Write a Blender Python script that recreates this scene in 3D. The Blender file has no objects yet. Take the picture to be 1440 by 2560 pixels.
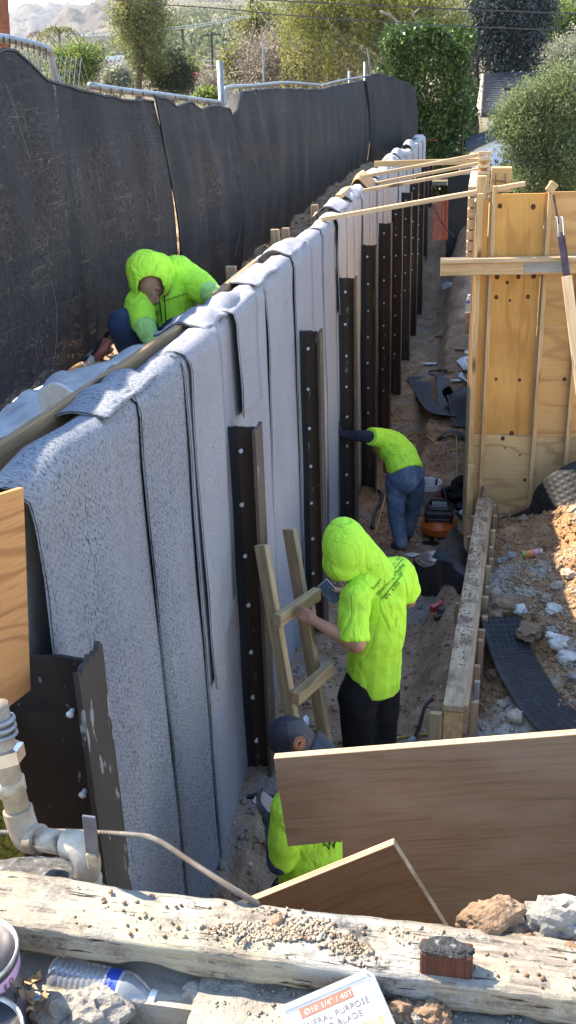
import bpy, bmesh, math, random
import numpy as np
from mathutils import Vector, Matrix, noise as mnoise
random.seed(7); RNG = np.random.default_rng(11)
S = bpy.context.scene
C = S.collection
rad = math.radians

# ------------------------------------------------------------------ camera, sky, sun, exposure
FPX = 2460.0
BX = Vector((0.98383661, 0.03919896, -0.17472538))
BY = Vector((0.17610425, -0.38860583, 0.90441849))
BZ = Vector((-0.03244704, -0.92056991, -0.38922775))
EYE = Vector((0, 0, 4.7))
cam = bpy.data.cameras.new('camera'); camo = bpy.data.objects.new('camera', cam); C.objects.link(camo)
cam.sensor_fit = 'VERTICAL'; cam.sensor_height = 36.0; cam.sensor_width = 36.0 * 9 / 16
cam.lens = 36.0 * FPX / 2560.0
cam.clip_start = 0.05; cam.clip_end = 12000
right = Vector((BX[0], BY[0], BZ[0])); down = Vector((BX[1], BY[1], BZ[1])); fwd = Vector((BX[2], BY[2], BZ[2]))
camo.matrix_world = Matrix(((right[0], -down[0], -fwd[0], 0), (right[1], -down[1], -fwd[1], 0),
                            (right[2], -down[2], -fwd[2], 4.7), (0, 0, 0, 1)))
S.camera = camo
SUN = Vector((-0.63, 0.24, 0.742)).normalized()
w = bpy.data.worlds.new('World'); S.world = w; w.use_nodes = True
wn = w.node_tree
bg = wn.nodes['Background']; sky = wn.nodes.new('ShaderNodeTexSky'); sky.sky_type = 'NISHITA'; sky.sun_disc = False
sky.sun_elevation = math.asin(SUN.z); sky.sun_rotation = math.atan2(SUN.x, SUN.y)
sky.air_density = 1.0; sky.dust_density = 0.0; sky.ozone_density = 2.0; sky.altitude = 100
wn.links.new(sky.outputs[0], bg.inputs[0]); bg.inputs[1].default_value = 0.15
sl = bpy.data.lights.new('sun', 'SUN'); sl.energy = 4.8; sl.angle = rad(0.55); sl.color = (1, 0.89, 0.72)
so = bpy.data.objects.new('sun', sl); C.objects.link(so); so.rotation_euler = SUN.to_track_quat('Z', 'Y').to_euler()
S.view_settings.view_transform = 'Standard'; S.view_settings.look = 'None'; S.view_settings.gamma = 1
S.view_settings.use_curve_mapping = False; S.view_settings.exposure = 2.0
S.render.engine = 'CYCLES'
S.cycles.max_bounces = 7; S.cycles.diffuse_bounces = 4; S.cycles.transparent_max_bounces = 12
S.cycles.volume_bounces = 0

# ------------------------------------------------------------------ placing helpers: a point of the photograph at a known real plane
def ray(px, py):
    v = Vector((px - 720, py - 1280, FPX)); return Vector((BX.dot(v), BY.dot(v), BZ.dot(v))).normalized()
def P(px, py, x=None, y=None, z=None):
    r = ray(px, py)
    t = (x - EYE.x) / r.x if x is not None else (y - EYE.y) / r.y if y is not None else (z - EYE.z) / r.z
    return EYE + r * t

# ------------------------------------------------------------------ materials
MATS = {}
class NT:
    def __init__(s, name):
        s.m = bpy.data.materials.new(name); s.m.use_nodes = True; s.t = s.m.node_tree
        s.b = s.t.nodes['Principled BSDF']; s.o = s.t.nodes['Material Output']
    def n(s, typ, **kw):
        nd = s.t.nodes.new('ShaderNode' + typ)
        for k, v in kw.items():
            if k[0] == '_': setattr(nd, k[1:], v)
            else: s.set(nd, k, v)
        return nd
    def set(s, nd, k, v):
        sock = nd.inputs[int(k[1:])] if k[0] == 'i' and k[1:].isdigit() else nd.inputs[k.replace('__', ' ')]
        if hasattr(v, 'is_output'): s.t.links.new(v, sock)
        elif isinstance(v, bpy.types.Node): s.t.links.new(v.outputs[0], sock)
        else:
            if isinstance(v, tuple) and len(v) == 3 and sock.type == 'RGBA': v = v + (1,)
            sock.default_value = v
    def coords(s, scale=(1, 1, 1), rnd=True, src='Object', rot=(0, 0, 0)):
        tc = s.n('TexCoord'); out = tc.outputs[src]
        if rnd:
            oi = s.n('ObjectInfo'); mu = s.n('Math', _operation='MULTIPLY', i0=oi.outputs['Random'], i1=57.3)
            ad = s.n('VectorMath', _operation='ADD', i0=out, i1=mu.outputs[0]); out = ad.outputs[0]
        mp = s.n('Mapping', Vector=out, Scale=scale, Rotation=rot); return mp.outputs[0]
    def noise(s, vec, scale, detail=4, rough=.55, dist=0.0):
        return s.n('TexNoise', Vector=vec, Scale=scale, Detail=detail, Roughness=rough, Distortion=dist).outputs[0]
    def ramp(s, fac, stops, interp='LINEAR'):
        r = s.n('ValToRGB', Fac=fac); cr = r.color_ramp; cr.interpolation = interp
        while len(cr.elements) < len(stops): cr.elements.new(.5)
        for e, (p, c) in zip(cr.elements, stops):
            e.position = p; e.color = tuple(c) + (1,) if len(c) == 3 else tuple(c)
        return r.outputs[0]
    def mix(s, fac, a, b, blend='MIX'):
        m = s.n('Mix', _data_type='RGBA', _blend_type=blend)
        for i, v in ((0, fac), (6, a), (7, b)): s.set(m, 'i%d' % i, v)
        return m.outputs[2]
    def math(s, op, a, b=0.0, c=0.0):
        return s.n('Math', _operation=op, i0=a, i1=b, i2=c).outputs[0]
    def mr(s, v, a, b, c=0.0, d=1.0):
        return s.n('MapRange', i0=v, i1=a, i2=b, i3=c, i4=d).outputs[0]
    def bump(s, h, strength=.3, dist=.01):
        b = s.n('Bump', Height=h, Strength=strength, Distance=dist); s.set(s.b, 'Normal', b)
    def fin(s, col, rough=.8, spec=.3, metal=0):
        s.set(s.b, 'Base Color', col); s.set(s.b, 'Roughness', rough); s.set(s.b, 'Specular IOR Level', spec); s.set(s.b, 'Metallic', metal)
        MATS[s.m.name] = s.m; return s.m
def grainy(name, stops, scale=8, detail=6, rough=.85, bs=40, bump=.35, bd=.01, spec=.25, stretch=(1, 1, 1), metal=0, spots=None, rnd=True, dist=0.0):
    t = NT(name); v = t.coords(stretch, rnd); f = t.noise(v, scale, detail, .6, dist)
    col = t.ramp(f, stops)
    if spots:
        for sc, lo, hi, c in spots:
            col = t.mix(t.mr(t.noise(v, sc, 3), lo, hi), col, c)
    if bump: t.bump(t.noise(v, bs, 5), bump, bd)
    return t.fin(col, rough, spec, metal)
def plain(name, col, rough=.6, spec=.4, metal=0, var=.12, sc=14):
    a = tuple(max(0, c * (1 - var * 2)) for c in col); b = tuple(min(1, c * (1 + var)) for c in col)
    return grainy(name, [(.3, a), (.7, b)], sc, 4, rough, 60, .08, .004, spec, metal=metal)
def wood(name, dark, light, fine=1.0, rough=.75, dirt=None):
    t = NT(name); v = t.coords((1.0, 14, 14)); v2 = t.coords((2.2, 75 * fine, 75 * fine)); v3 = t.coords((1, 1, 1))
    g = t.noise(v, 1.6, 4, .55, .6); f = t.noise(v2, 2.4, 3)
    col = t.ramp(g, [(.3, dark), (.52, tuple((a + b) / 2 for a, b in zip(dark, light))), (.72, light)])
    col = t.mix(t.mr(f, .52, .75), col, tuple(c * .62 for c in dark)) if True else col
    vo = t.n('TexVoronoi', Vector=t.coords((1.5, 6, 6)), Scale=1.0, Randomness=1.0)
    col = t.mix(t.mr(vo.outputs['Distance'], .17, .09), col, tuple(c * .35 for c in dark))
    if dirt: col = t.mix(t.mr(t.noise(v3, 6, 5), .48, .66), col, dirt)
    t.bump(f, .22, .003); return t.fin(col, rough, .25)
def plywood(name, lo, hi, line, horiz=False, knots=True, contrast=.5, freq=9.0, rough=.7, dirt=None, fine=.35):
    # panel local axes: X across, Z up; figure = contour lines of a stretched noise, as rotary-cut veneer shows
    t = NT(name); st = (0.55, 1, 2.6) if horiz else (2.6, 1, 0.5)
    v = t.coords(st); f = t.noise(v, 1.15, 2.5, .45, .35)
    ring = t.math('SINE', t.math('MULTIPLY', f, 6.283 * freq))
    fl = t.noise(t.coords((3, 60, 90) if horiz else (90, 60, 3)), 1.5, 3)
    tone = t.noise(t.coords((.8, .8, .8)), 1.6, 3)
    col = t.mix(t.mr(tone, .35, .68), lo, hi)
    col = t.mix(t.math('MULTIPLY', t.mr(ring, .25, 1.0), contrast), col, line)
    col = t.mix(t.math('MULTIPLY', t.mr(fl, .5, .72), fine), col, tuple(c * .55 for c in line))
    if knots:
        vo = t.n('TexVoronoi', Vector=t.coords((1.0, .15, .8)), Scale=3.0, Randomness=1.0)
        col = t.mix(t.mr(vo.outputs['Distance'], .10, .055), col, tuple(c * .22 for c in line))
    if dirt: col = t.mix(t.math('MULTIPLY', t.mr(t.noise(t.coords((1.5, 1, 3)), 2.2, 6), .45, .7), .8), col, dirt)
    t.bump(fl, .12, .002); return t.fin(col, rough, .3)
def leafmat(name, a, b, c, trans=.35, rough=.55):
    t = NT(name); g = t.n('NewGeometry'); col = t.ramp(g.outputs['Random Per Island'], [(0, a), (.5, b), (1, c)])
    t.fin(col, rough, .25); tr = t.n('BsdfTranslucent', Color=col); mx = t.n('MixShader', Fac=trans, i1=t.b.outputs[0], i2=tr.outputs[0])
    t.t.links.new(mx.outputs[0], t.o.inputs[0]); return t.m
def clothmat(name, col, dark=None, fold=.6, fs=(9, 9, 3), rough=.85, stains=None):
    t = NT(name); v = t.coords((1, 1, 1), False); v2 = t.coords(fs, False)
    n1 = t.noise(v2, 1.0, 3, .5, 1.2); c = t.mix(t.mr(t.noise(v, 25, 4), .35, .7), col, tuple(x * .9 for x in col))
    if dark: c = t.mix(t.mr(t.noise(v, 7, 5), .5, .72), c, dark)
    if stains: c = t.mix(t.math('MULTIPLY', t.mr(t.noise(v, 5.5, 4), .6, .75), .55), c, stains)
    rdg = t.math('POWER', t.math('MULTIPLY', t.math('ABSOLUTE', t.math('SUBTRACT', n1, .5)), 4.0), .7); h = t.math('ADD', t.math('ADD', t.math('MULTIPLY', n1, .6), t.math('MULTIPLY', rdg, .22)), t.math('MULTIPLY', t.noise(v, 160, 2), .03))
    t.bump(h, fold, .05); return t.fin(c, rough, .12)

# soil and rubble
grainy('soil_trench', [(.25, (.18, .112, .068)), (.5, (.32, .212, .132)), (.75, (.45, .325, .22))], 3.2, 9, .95, 45, .9, .03, .1, spots=[(1.3, .56, .72, (.27, .25, .225))], rnd=False)
grainy('soil_mound', [(.25, (.19, .105, .052)), (.5, (.32, .185, .095)), (.75, (.44, .29, .16))], 2.6, 9, .95, 50, .9, .03, .1, spots=[(.9, .53, .60, (.38, .335, .275)), (2.7, .60, .68, (.40, .35, .28))], rnd=False)
grainy('soil_back', [(.25, (.20, .12, .07)), (.55, (.38, .25, .15)), (.8, (.50, .38, .26))], 4, 9, .95, 50, .8, .03, .1, rnd=False)
grainy('soil_near', [(.25, (.06, .052, .044)), (.5, (.14, .12, .10)), (.75, (.29, .255, .21))], 7, 9, .95, 90, .8, .012, .1, spots=[(3, .55, .7, (.34, .29, .22))], rnd=False)
grainy('rubble_grey', [(.25, (.22, .17, .115)), (.5, (.36, .29, .21)), (.75, (.46, .39, .30))], 9, 8, .95, 60, .9, .012, .1)
grainy('rock_brown', [(.25, (.11, .065, .04)), (.5, (.21, .135, .085)), (.75, (.30, .22, .155))], 7, 8, .95, 55, 1, .012, .1)
grainy('rock_grey', [(.25, (.13, .118, .10)), (.5, (.235, .215, .19)), (.75, (.33, .31, .28))], 8, 8, .95, 60, 1, .01, .1, spots=[(3, .58, .7, (.33, .22, .13))])
grainy('rock_white', [(.3, (.38, .355, .31)), (.7, (.60, .57, .51))], 10, 6, .95, 60, .8, .008, .1)
grainy('tar', [(.3, (.008, .008, .009)), (.6, (.02, .02, .021)), (.72, (.22, .21, .19))], 60, 5, .7, 90, 1, .008, .4)
grainy('concrete', [(.25, (.16, .145, .12)), (.5, (.26, .235, .195)), (.75, (.36, .33, .28))], 6, 8, .92, 70, .7, .008, .15, spots=[(2, .58, .7, (.16, .15, .13))])
grainy('asphalt_chunk', [(.3, (.045, .043, .04)), (.6, (.11, .105, .098)), (.75, (.36, .35, .33))], 55, 5, .95, 90, .9, .006, .1)
# timber
wood('pine', (.43, .255, .105), (.67, .45, .22))
wood('pine_pale', (.46, .30, .155), (.68, .49, .285))
wood('pine_dirty', (.36, .25, .145), (.56, .42, .265), dirt=(.20, .135, .085))
wood('pine_stake', (.27, .165, .09), (.47, .315, .18))
wood('pine_old', (.30, .21, .115), (.50, .37, .21))
grainy('knot_wood', [(.3, (.035, .014, .007)), (.7, (.13, .055, .022))], 45, 4, .8, 80, .4, .002)
wood('block_wood', (.045, .016, .010), (.10, .036, .022), 2.0)
wood('pine_dim', (.21, .13, .065), (.36, .235, .125))
wood('pine_grey', (.26, .23, .19), (.42, .38, .32))
wood('redwood', (.13, .045, .025), (.24, .095, .05))
plywood('ply_gold', (.52, .245, .055), (.66, .35, .09), (.36, .14, .028), False, False, .4, 5)
plywood('ply_tan', (.54, .295, .10), (.64, .38, .15), (.36, .16, .045), True, True, .45, 6)
plywood('ply_pale', (.54, .33, .13), (.63, .41, .18), (.27, .15, .06), True, True, .5, 7)
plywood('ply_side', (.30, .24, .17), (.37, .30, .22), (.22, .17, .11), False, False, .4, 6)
plywood('ply_orange', (.40, .175, .055), (.50, .25, .09), (.24, .09, .028), True, True, .6, 10)
plywood('ply_weathered', (.235, .15, .088), (.31, .205, .125), (.18, .112, .065), True, False, .3, 26, dirt=(.33, .24, .16), fine=.45)
plywood('ply_brown', (.24, .13, .066), (.31, .175, .09), (.18, .092, .045), True, False, .35, 16, fine=.5)
wood('ply_edge', (.30, .20, .11), (.62, .48, .30), 2.5)
# old timber painted
t = NT('old_timber'); v = t.coords((1, 1, 1)); vg = t.coords((2, 26, 26))
g = t.ramp(t.noise(vg, 2.4, 6, .65, .5), [(.28, (.05, .042, .036)), (.48, (.21, .175, .14)), (.7, (.40, .33, .25))])
paint = t.mr(t.noise(v, 7.5, 9, .68), .41, .50)
pc = t.mix(t.mr(t.noise(v, 4.2, 4), .42, .58), (.31, .275, .195), (.245, .235, .22))
col = t.mix(paint, g, pc)
col = t.mix(t.mr(t.noise(v, 5.2, 9, .7), .60, .68), col, (.06, .055, .052)); col = t.mix(t.math('MULTIPLY', t.mr(t.noise(v, 120, 4, .7), .5, .7), .5), col, (.36, .325, .26)); col = t.mix(t.mr(t.noise(vg, 5, 4, .6), .61, .66), col, (.03, .025, .02))
t.bump(t.math('ADD', t.noise(vg, 2.4, 6, .65, .5), t.math('MULTIPLY', paint, .25)), .8, .012); t.fin(col, .9, .15)
# steel and metal
grainy('beam_steel', [(.3, (.010, .009, .009)), (.52, (.024, .017, .014)), (.74, (.065, .033, .019))], 2.2, 7, .62, 60, .25, .004, .28, stretch=(1, 1, .35), spots=[(26, .68, .72, (.17, .16, .15)), (3.5, .62, .75, (.085, .038, .018))])
grainy('beam_dark', [(.3, (.011, .012, .015)), (.6, (.022, .023, .027)), (.8, (.045, .04, .038))], 3, 6, .6, 60, .25, .004, .3, stretch=(1, 1, .3))
grainy('beam_grey', [(.3, (.018, .017, .017)), (.55, (.035, .032, .031)), (.78, (.07, .055, .045))], 2.4, 7, .6, 60, .3, .004, .4, stretch=(1, 1, .35), spots=[(20, .62, .66, (.24, .24, .23))])
grainy('beam_rust', [(.3, (.025, .015, .010)), (.5, (.058, .032, .018)), (.72, (.12, .06, .028))], 2.0, 7, .65, 60, .25, .004, .3, stretch=(1, 1, .25), spots=[(26, .68, .72, (.17, .16, .15))])
grainy('beam_flange', [(.3, (.035, .029, .025)), (.55, (.08, .06, .046)), (.78, (.15, .11, .08))], 2.4, 7, .6, 60, .3, .004, .4, stretch=(1, 1, .35), spots=[(24, .66, .70, (.30, .30, .29)), (3, .62, .75, (.12, .06, .03))])
grainy('stud_white', [(.3, (.55, .54, .52)), (.7, (.78, .77, .75))], 30, 3, .7, 80, .3, .003)
plain('galv', (.24, .25, .26), .5, .4, .5, .15, 9)
grainy('pipe_paint', [(.3, (.20, .15, .10)), (.5, (.34, .28, .20)), (.72, (.46, .41, .34))], 22, 7, .6, 60, .35, .004, .35, spots=[(9, .62, .68, (.12, .08, .055)), (14, .66, .70, (.50, .14, .05))])
grainy('pipe_old', [(.3, (.13, .085, .055)), (.5, (.28, .215, .15)), (.75, (.42, .355, .27))], 9, 6, .55, 50, .3, .004, .45, spots=[(6, .60, .68, (.46, .44, .41)), (11, .68, .72, (.60, .16, .06))])
grainy('rebar', [(.3, (.09, .06, .045)), (.55, (.17, .145, .12)), (.75, (.36, .345, .32))], 9, 5, .9, 60, .5, .004)
plain('rust_steel', (.085, .055, .06), .6, .4, .4, .3)
plain('bright_steel', (.62, .60, .57), .28, .5, .9, .1)
plain('tin_rim', (.55, .53, .48), .35, .5, .85, .3)
# cloth and people
clothmat('neon', (.47, .83, .06), None, .8, (8, 8, 4))
clothmat('neon_shirt', (.48, .83, .06), None, .8, (8, 8, 2.4), stains=(.24, .36, .06))
clothmat('neon_pale', (.42, .68, .20), (.30, .55, .20), .8, (14, 14, 14))
clothmat('denim', (.085, .125, .19), (.16, .20, .26), .7, (9, 9, 7))
clothmat('denim_dark', (.03, .045, .085), (.05, .07, .115), .6, (8, 8, 6))
clothmat('black_cloth', (.012, .012, .014), (.03, .029, .028), .5, (8, 8, 5))
clothmat('navy_sleeve', (.02, .024, .04), (.045, .05, .07), .9, (16, 16, 16))
clothmat('cap_cloth', (.032, .034, .042), (.05, .052, .06), .15, (8, 8, 8))
clothmat('cap_front', (.062, .062, .068), (.085, .084, .086), .15, (8, 8, 8))
clothmat('glove_grey', (.09, .115, .12), (.05, .06, .062), .5, (20, 20, 20))
clothmat('glove_dark', (.022, .028, .028), (.05, .055, .055), .5, (20, 20, 20))
clothmat('boot', (.07, .058, .05), (.12, .10, .085), .4, (16, 16, 16))
grainy('skin', [(.3, (.30, .145, .085)), (.7, (.42, .215, .13))], 12, 4, .55, 90, .12, .002, .4)
plain('ink', (.02, .035, .015), .8, .2, 0, .2)
plain('leather_patch', (.42, .17, .09), .7, .3, 0, .15, 40)
# plastics
def dimple(name):
    t = NT(name); v = t.coords((1, 1, 1), False)
    t.bump(t.noise(v, 60, 3), .2, .004); return t.fin(t.mix(t.mr(t.noise(v, 9, 4), .45, .75), (.009, .009, .010), (.03, .029, .029)), .5, .3)
dimple('mat_black')
plain('black_plastic', (.014, .014, .015), .5, .45, 0, .3)
plain('dark_grey', (.05, .05, .053), .55, .4, 0, .2)
plain('tank_orange', (.62, .135, .02), .35, .5, 0, .12)
plain('pvc_orange', (.62, .15, .055), .5, .4, 0, .12)
plain('pvc_red', (.34, .075, .035), .5, .4, 0, .12)
plain('bucket_white', (.60, .62, .63), .45, .45, 0, .08)
plain('label_grey', (.25, .255, .26), .6, .3)
plain('red_mark', (.55, .03, .03), .5, .4)
plain('red_plastic', (.42, .025, .035), .4, .5)
plain('hose_yellow', (.52, .36, .11), .6, .4, 0, .15)
plain('hose_black', (.015, .015, .016), .5, .4)
plain('paper', (.72, .75, .80), .85, .2, 0, .05)
plain('plastic_film', (.60, .64, .66), .3, .5, 0, .15)
plain('lid_metal', (.36, .355, .35), .35, .5, .6, .2)
plain('lid_white', (.62, .66, .72), .4, .5)
plain('white_paint', (.78, .79, .80), .5, .4, 0, .04)
plain('sack_tan', (.56, .33, .165), .85, .2, 0, .15)
plain('phone_case', (.02, .02, .022), .35, .5)
plain('phone_rim', (.42, .40, .38), .35, .5, .4)
plain('red_sign', (.60, .03, .035), .5, .4)
plain('print_black', (.02, .02, .022), .6, .3)
plain('print_blue', (.02, .055, .34), .35, .45, 0, .05)
plain('print_sky', (.05, .26, .62), .35, .45, 0, .2, 40)
plain('print_white', (.36, .36, .36), .4, .4, 0, .04)
plain('print_brown', (.24, .09, .055), .4, .4, 0, .06)
plain('print_grey', (.13, .125, .125), .5, .3)
plain('print_photo', (.40, .28, .16), .5, .3, 0, .3, 30)
plain('can_grey', (.11, .105, .125), .35, .5, .3, .25)
plain('can_lilac', (.45, .27, .42), .4, .4)
plain('can_green', (.16, .33, .09), .35, .5)
plain('can_orange', (.70, .27, .06), .35, .5)
plain('can_pink', (.72, .30, .34), .35, .5)
plain('yellow_moss', (.20, .185, .03), .9, .2, 0, .5, 60)
plain('orange_mesh', (.60, .10, .03), .6, .3)
plain('roof_shingle', (.075, .08, .095), .9, .2, 0, .35, 30)
plain('wall_white', (.72, .74, .77), .8, .2, 0, .04)
plain('wall_grey', (.30, .31, .33), .8, .2)
plain('wall_tan', (.46, .39, .31), .8, .2)
plain('window_dark', (.03, .035, .045), .15, .6)
plain('pole_dark', (.055, .04, .035), .9, .2, 0, .3)
plain('wire', (.05, .05, .052), .7, .3)
plain('wire_far', (.52, .54, .56), .6, .3)
plain('gap_dark', (.012, .012, .013), .6, .4)
def glassy(name, col=(1, 1, 1), rough=.05, alpha=.82):
    t = NT(name); t.fin(col, rough, .5); tr = t.n('BsdfTransparent', Color=(.93, .95, .97)); gl = t.n('BsdfGlossy', Color=(1, 1, 1), Roughness=rough)
    lw = t.n('LayerWeight', Blend=.35); df = t.n('BsdfDiffuse', Color=(.75, .78, .82))
    m1 = t.n('MixShader', Fac=t.mr(lw.outputs['Facing'], 0, 1, .08, .6), i1=tr.outputs[0], i2=gl.outputs[0])
    m2 = t.n('MixShader', Fac=1 - alpha, i1=m1.outputs[0], i2=df.outputs[0]); t.t.links.new(m2.outputs[0], t.o.inputs[0]); return t.m
glassy('clear_plastic')
t = NT('phone_glass'); t.fin((.09, .11, .15), .08, .6)
t = NT('phone_screen'); t.fin((.20, .19, .235), .2, .4); t.set(t.b, 'Emission Color', (.62, .58, .68)); t.set(t.b, 'Emission Strength', .04)
# fleece: pale felted geotextile with dark stitch dashes
def fleece(name, base, dash, amount, k=1.0):
    t = NT(name); v = t.coords((1, 1, 1)); big = t.noise(v, 2.2, 5)
    vd = t.coords((46 * k, 92 * k, 46 * k), rot=(rad(14), 0, 0)); br = t.noise(vd, 1.75, 2, .5, .3)
    fine = t.noise(v, 150 * k, 3, .7)
    col = t.mix(t.mr(big, .35, .7), base, tuple(c * .86 for c in base))
    am = t.math('MULTIPLY', t.mr(br, .5, .64), t.math('MULTIPLY', t.mr(fine, .32, .55), t.mr(big, .3, .7, amount * 1.25, amount * .75)))
    col = t.mix(am, col, dash)
    dg = t.n('TexWave', Vector=t.coords((1, 1, 1), rot=(rad(38), 0, 0)), Scale=22 * k, Distortion=2.5, Detail=2)
    dg.bands_direction = 'Z'; col = t.mix(t.math('MULTIPLY', t.mr(dg.outputs[1], .55, .9), .28), col, tuple(c * .5 for c in base))
    fold = t.noise(t.coords((1, 4.5, .45)), 1.3, 4, .5, .5)
    stain = t.noise(t.coords((1, 1.6, .35)), 2.0, 5)
    col = t.mix(t.math('MULTIPLY', t.mr(stain, .5, .75), .3), col, (.33, .32, .33))
    t.bump(t.math('ADD', t.math('MULTIPLY', br, -.10), t.math('ADD', fold, t.math('MULTIPLY', fine, .05))), .75, .035); return t.fin(col, .95, .08)
fleece('fleece_near', (.255, .265, .29), (.04, .043, .052), .95, .8)  # base darkened and blued: shade of the near wall put into the colour
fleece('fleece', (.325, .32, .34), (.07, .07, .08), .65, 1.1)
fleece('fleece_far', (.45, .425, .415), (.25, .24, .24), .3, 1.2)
plain('fleece_edge', (.028, .03, .032), .95, .1, 0, .4, 60)
plain('fleece_white', (.62, .645, .66), .95, .1, 0, .08)
# shade net
t = NT('shade_net'); v = t.coords((1, 1, 1), False)
wv = t.noise(t.coords((1, 14, 260), False), 1.6, 2); wh = t.noise(t.coords((1, 260, 14), False), 1.6, 2)
big = t.noise(v, 1.6, 5)
hole = t.math('MULTIPLY', t.mr(t.math('MULTIPLY', wv, wh), .31, .39), t.mr(big, .35, .75, .04, .36))
stk = t.math('MAXIMUM', t.noise(t.coords((1, 2.5, 60), False), 1.4, 3), t.noise(t.coords((1, 60, 2.5), False), 1.4, 3))
ncol = t.mix(t.mr(t.math('ADD', wv, wh), .85, 1.2), (.009, .009, .0105), (.034, .034, .037)); ncol = t.mix(t.math('MULTIPLY', t.mr(stk, .56, .72), t.mr(big, .35, .7)), ncol, (.085, .080, .074)); t.fin(ncol, .75, .2)
t.bump(t.math('ADD', t.math('MULTIPLY', t.math('ADD', wv, wh), .08), t.noise(t.coords((1, 5, .8), False), 1.4, 3, .5, .8)), .6, .03)
tl = t.n('BsdfTranslucent', Color=(.03, .03, .03)); m1 = t.n('MixShader', Fac=.05, i1=t.b.outputs[0], i2=tl.outputs[0])
tp = t.n('BsdfTransparent', Color=(1, 1, 1)); m2 = t.n('MixShader', Fac=hole, i1=m1.outputs[0], i2=tp.outputs[0]); t.t.links.new(m2.outputs[0], t.o.inputs[0])
# vegetation
leafmat('leaf_euc', (.09, .10, .03), (.20, .20, .065), (.36, .33, .12), .5)
leafmat('leaf_pepper', (.075, .09, .02), (.17, .18, .04), (.32, .29, .08), .5)
leafmat('leaf_hedge', (.014, .035, .008), (.045, .085, .018), (.14, .19, .045), .25, .35)
leafmat('leaf_olive', (.08, .11, .04), (.17, .205, .08), (.30, .33, .14), .45)
leafmat('leaf_dark', (.014, .02, .016), (.04, .052, .05), (.10, .115, .12), .15)
leafmat('leaf_green', (.06, .095, .02), (.14, .19, .035), (.26, .30, .07), .5)
leafmat('leaf_bush', (.02, .032, .014), (.05, .065, .028), (.10, .115, .05))
leafmat('leaf_pale', (.16, .17, .11), (.27, .27, .18), (.40, .39, .28))
leafmat('leaf_dry', (.15, .125, .085), (.25, .21, .145), (.36, .31, .22), .4)
leafmat('leaf_palm', (.08, .10, .03), (.19, .20, .07), (.30, .27, .12))
leafmat('leaf_hill', (.05, .065, .035), (.11, .125, .06), (.22, .21, .11), .4)
grainy('bark', [(.3, (.08, .055, .04)), (.7, (.20, .15, .11))], 9, 6, .95, 40, .8, .02, .1, stretch=(1, 1, .25))
grainy('bark_pale', [(.3, (.14, .12, .095)), (.7, (.28, .25, .21))], 6, 6, .95, 40, .5, .02, .1, stretch=(1, 1, .25))
grainy('dry_twig', [(.3, (.17, .13, .095)), (.7, (.33, .27, .21))], 9, 3, .95, 20, .2, .01, .1)
grainy('mountain_rock', [(.3, (.05, .046, .038)), (.5, (.115, .092, .072)), (.72, (.19, .15, .118))], .012, 10, 1, .08, .9, 6, .05, rnd=False, spots=[(.03, .55, .62, (.045, .048, .032))])
grainy('terrain_dry', [(.3, (.075, .075, .045)), (.5, (.14, .12, .08)), (.75, (.23, .19, .14))], .05, 8, 1, 1, .5, .3, .05, rnd=False)
def M(n): return MATS.get(n) or bpy.data.materials[n]

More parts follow.
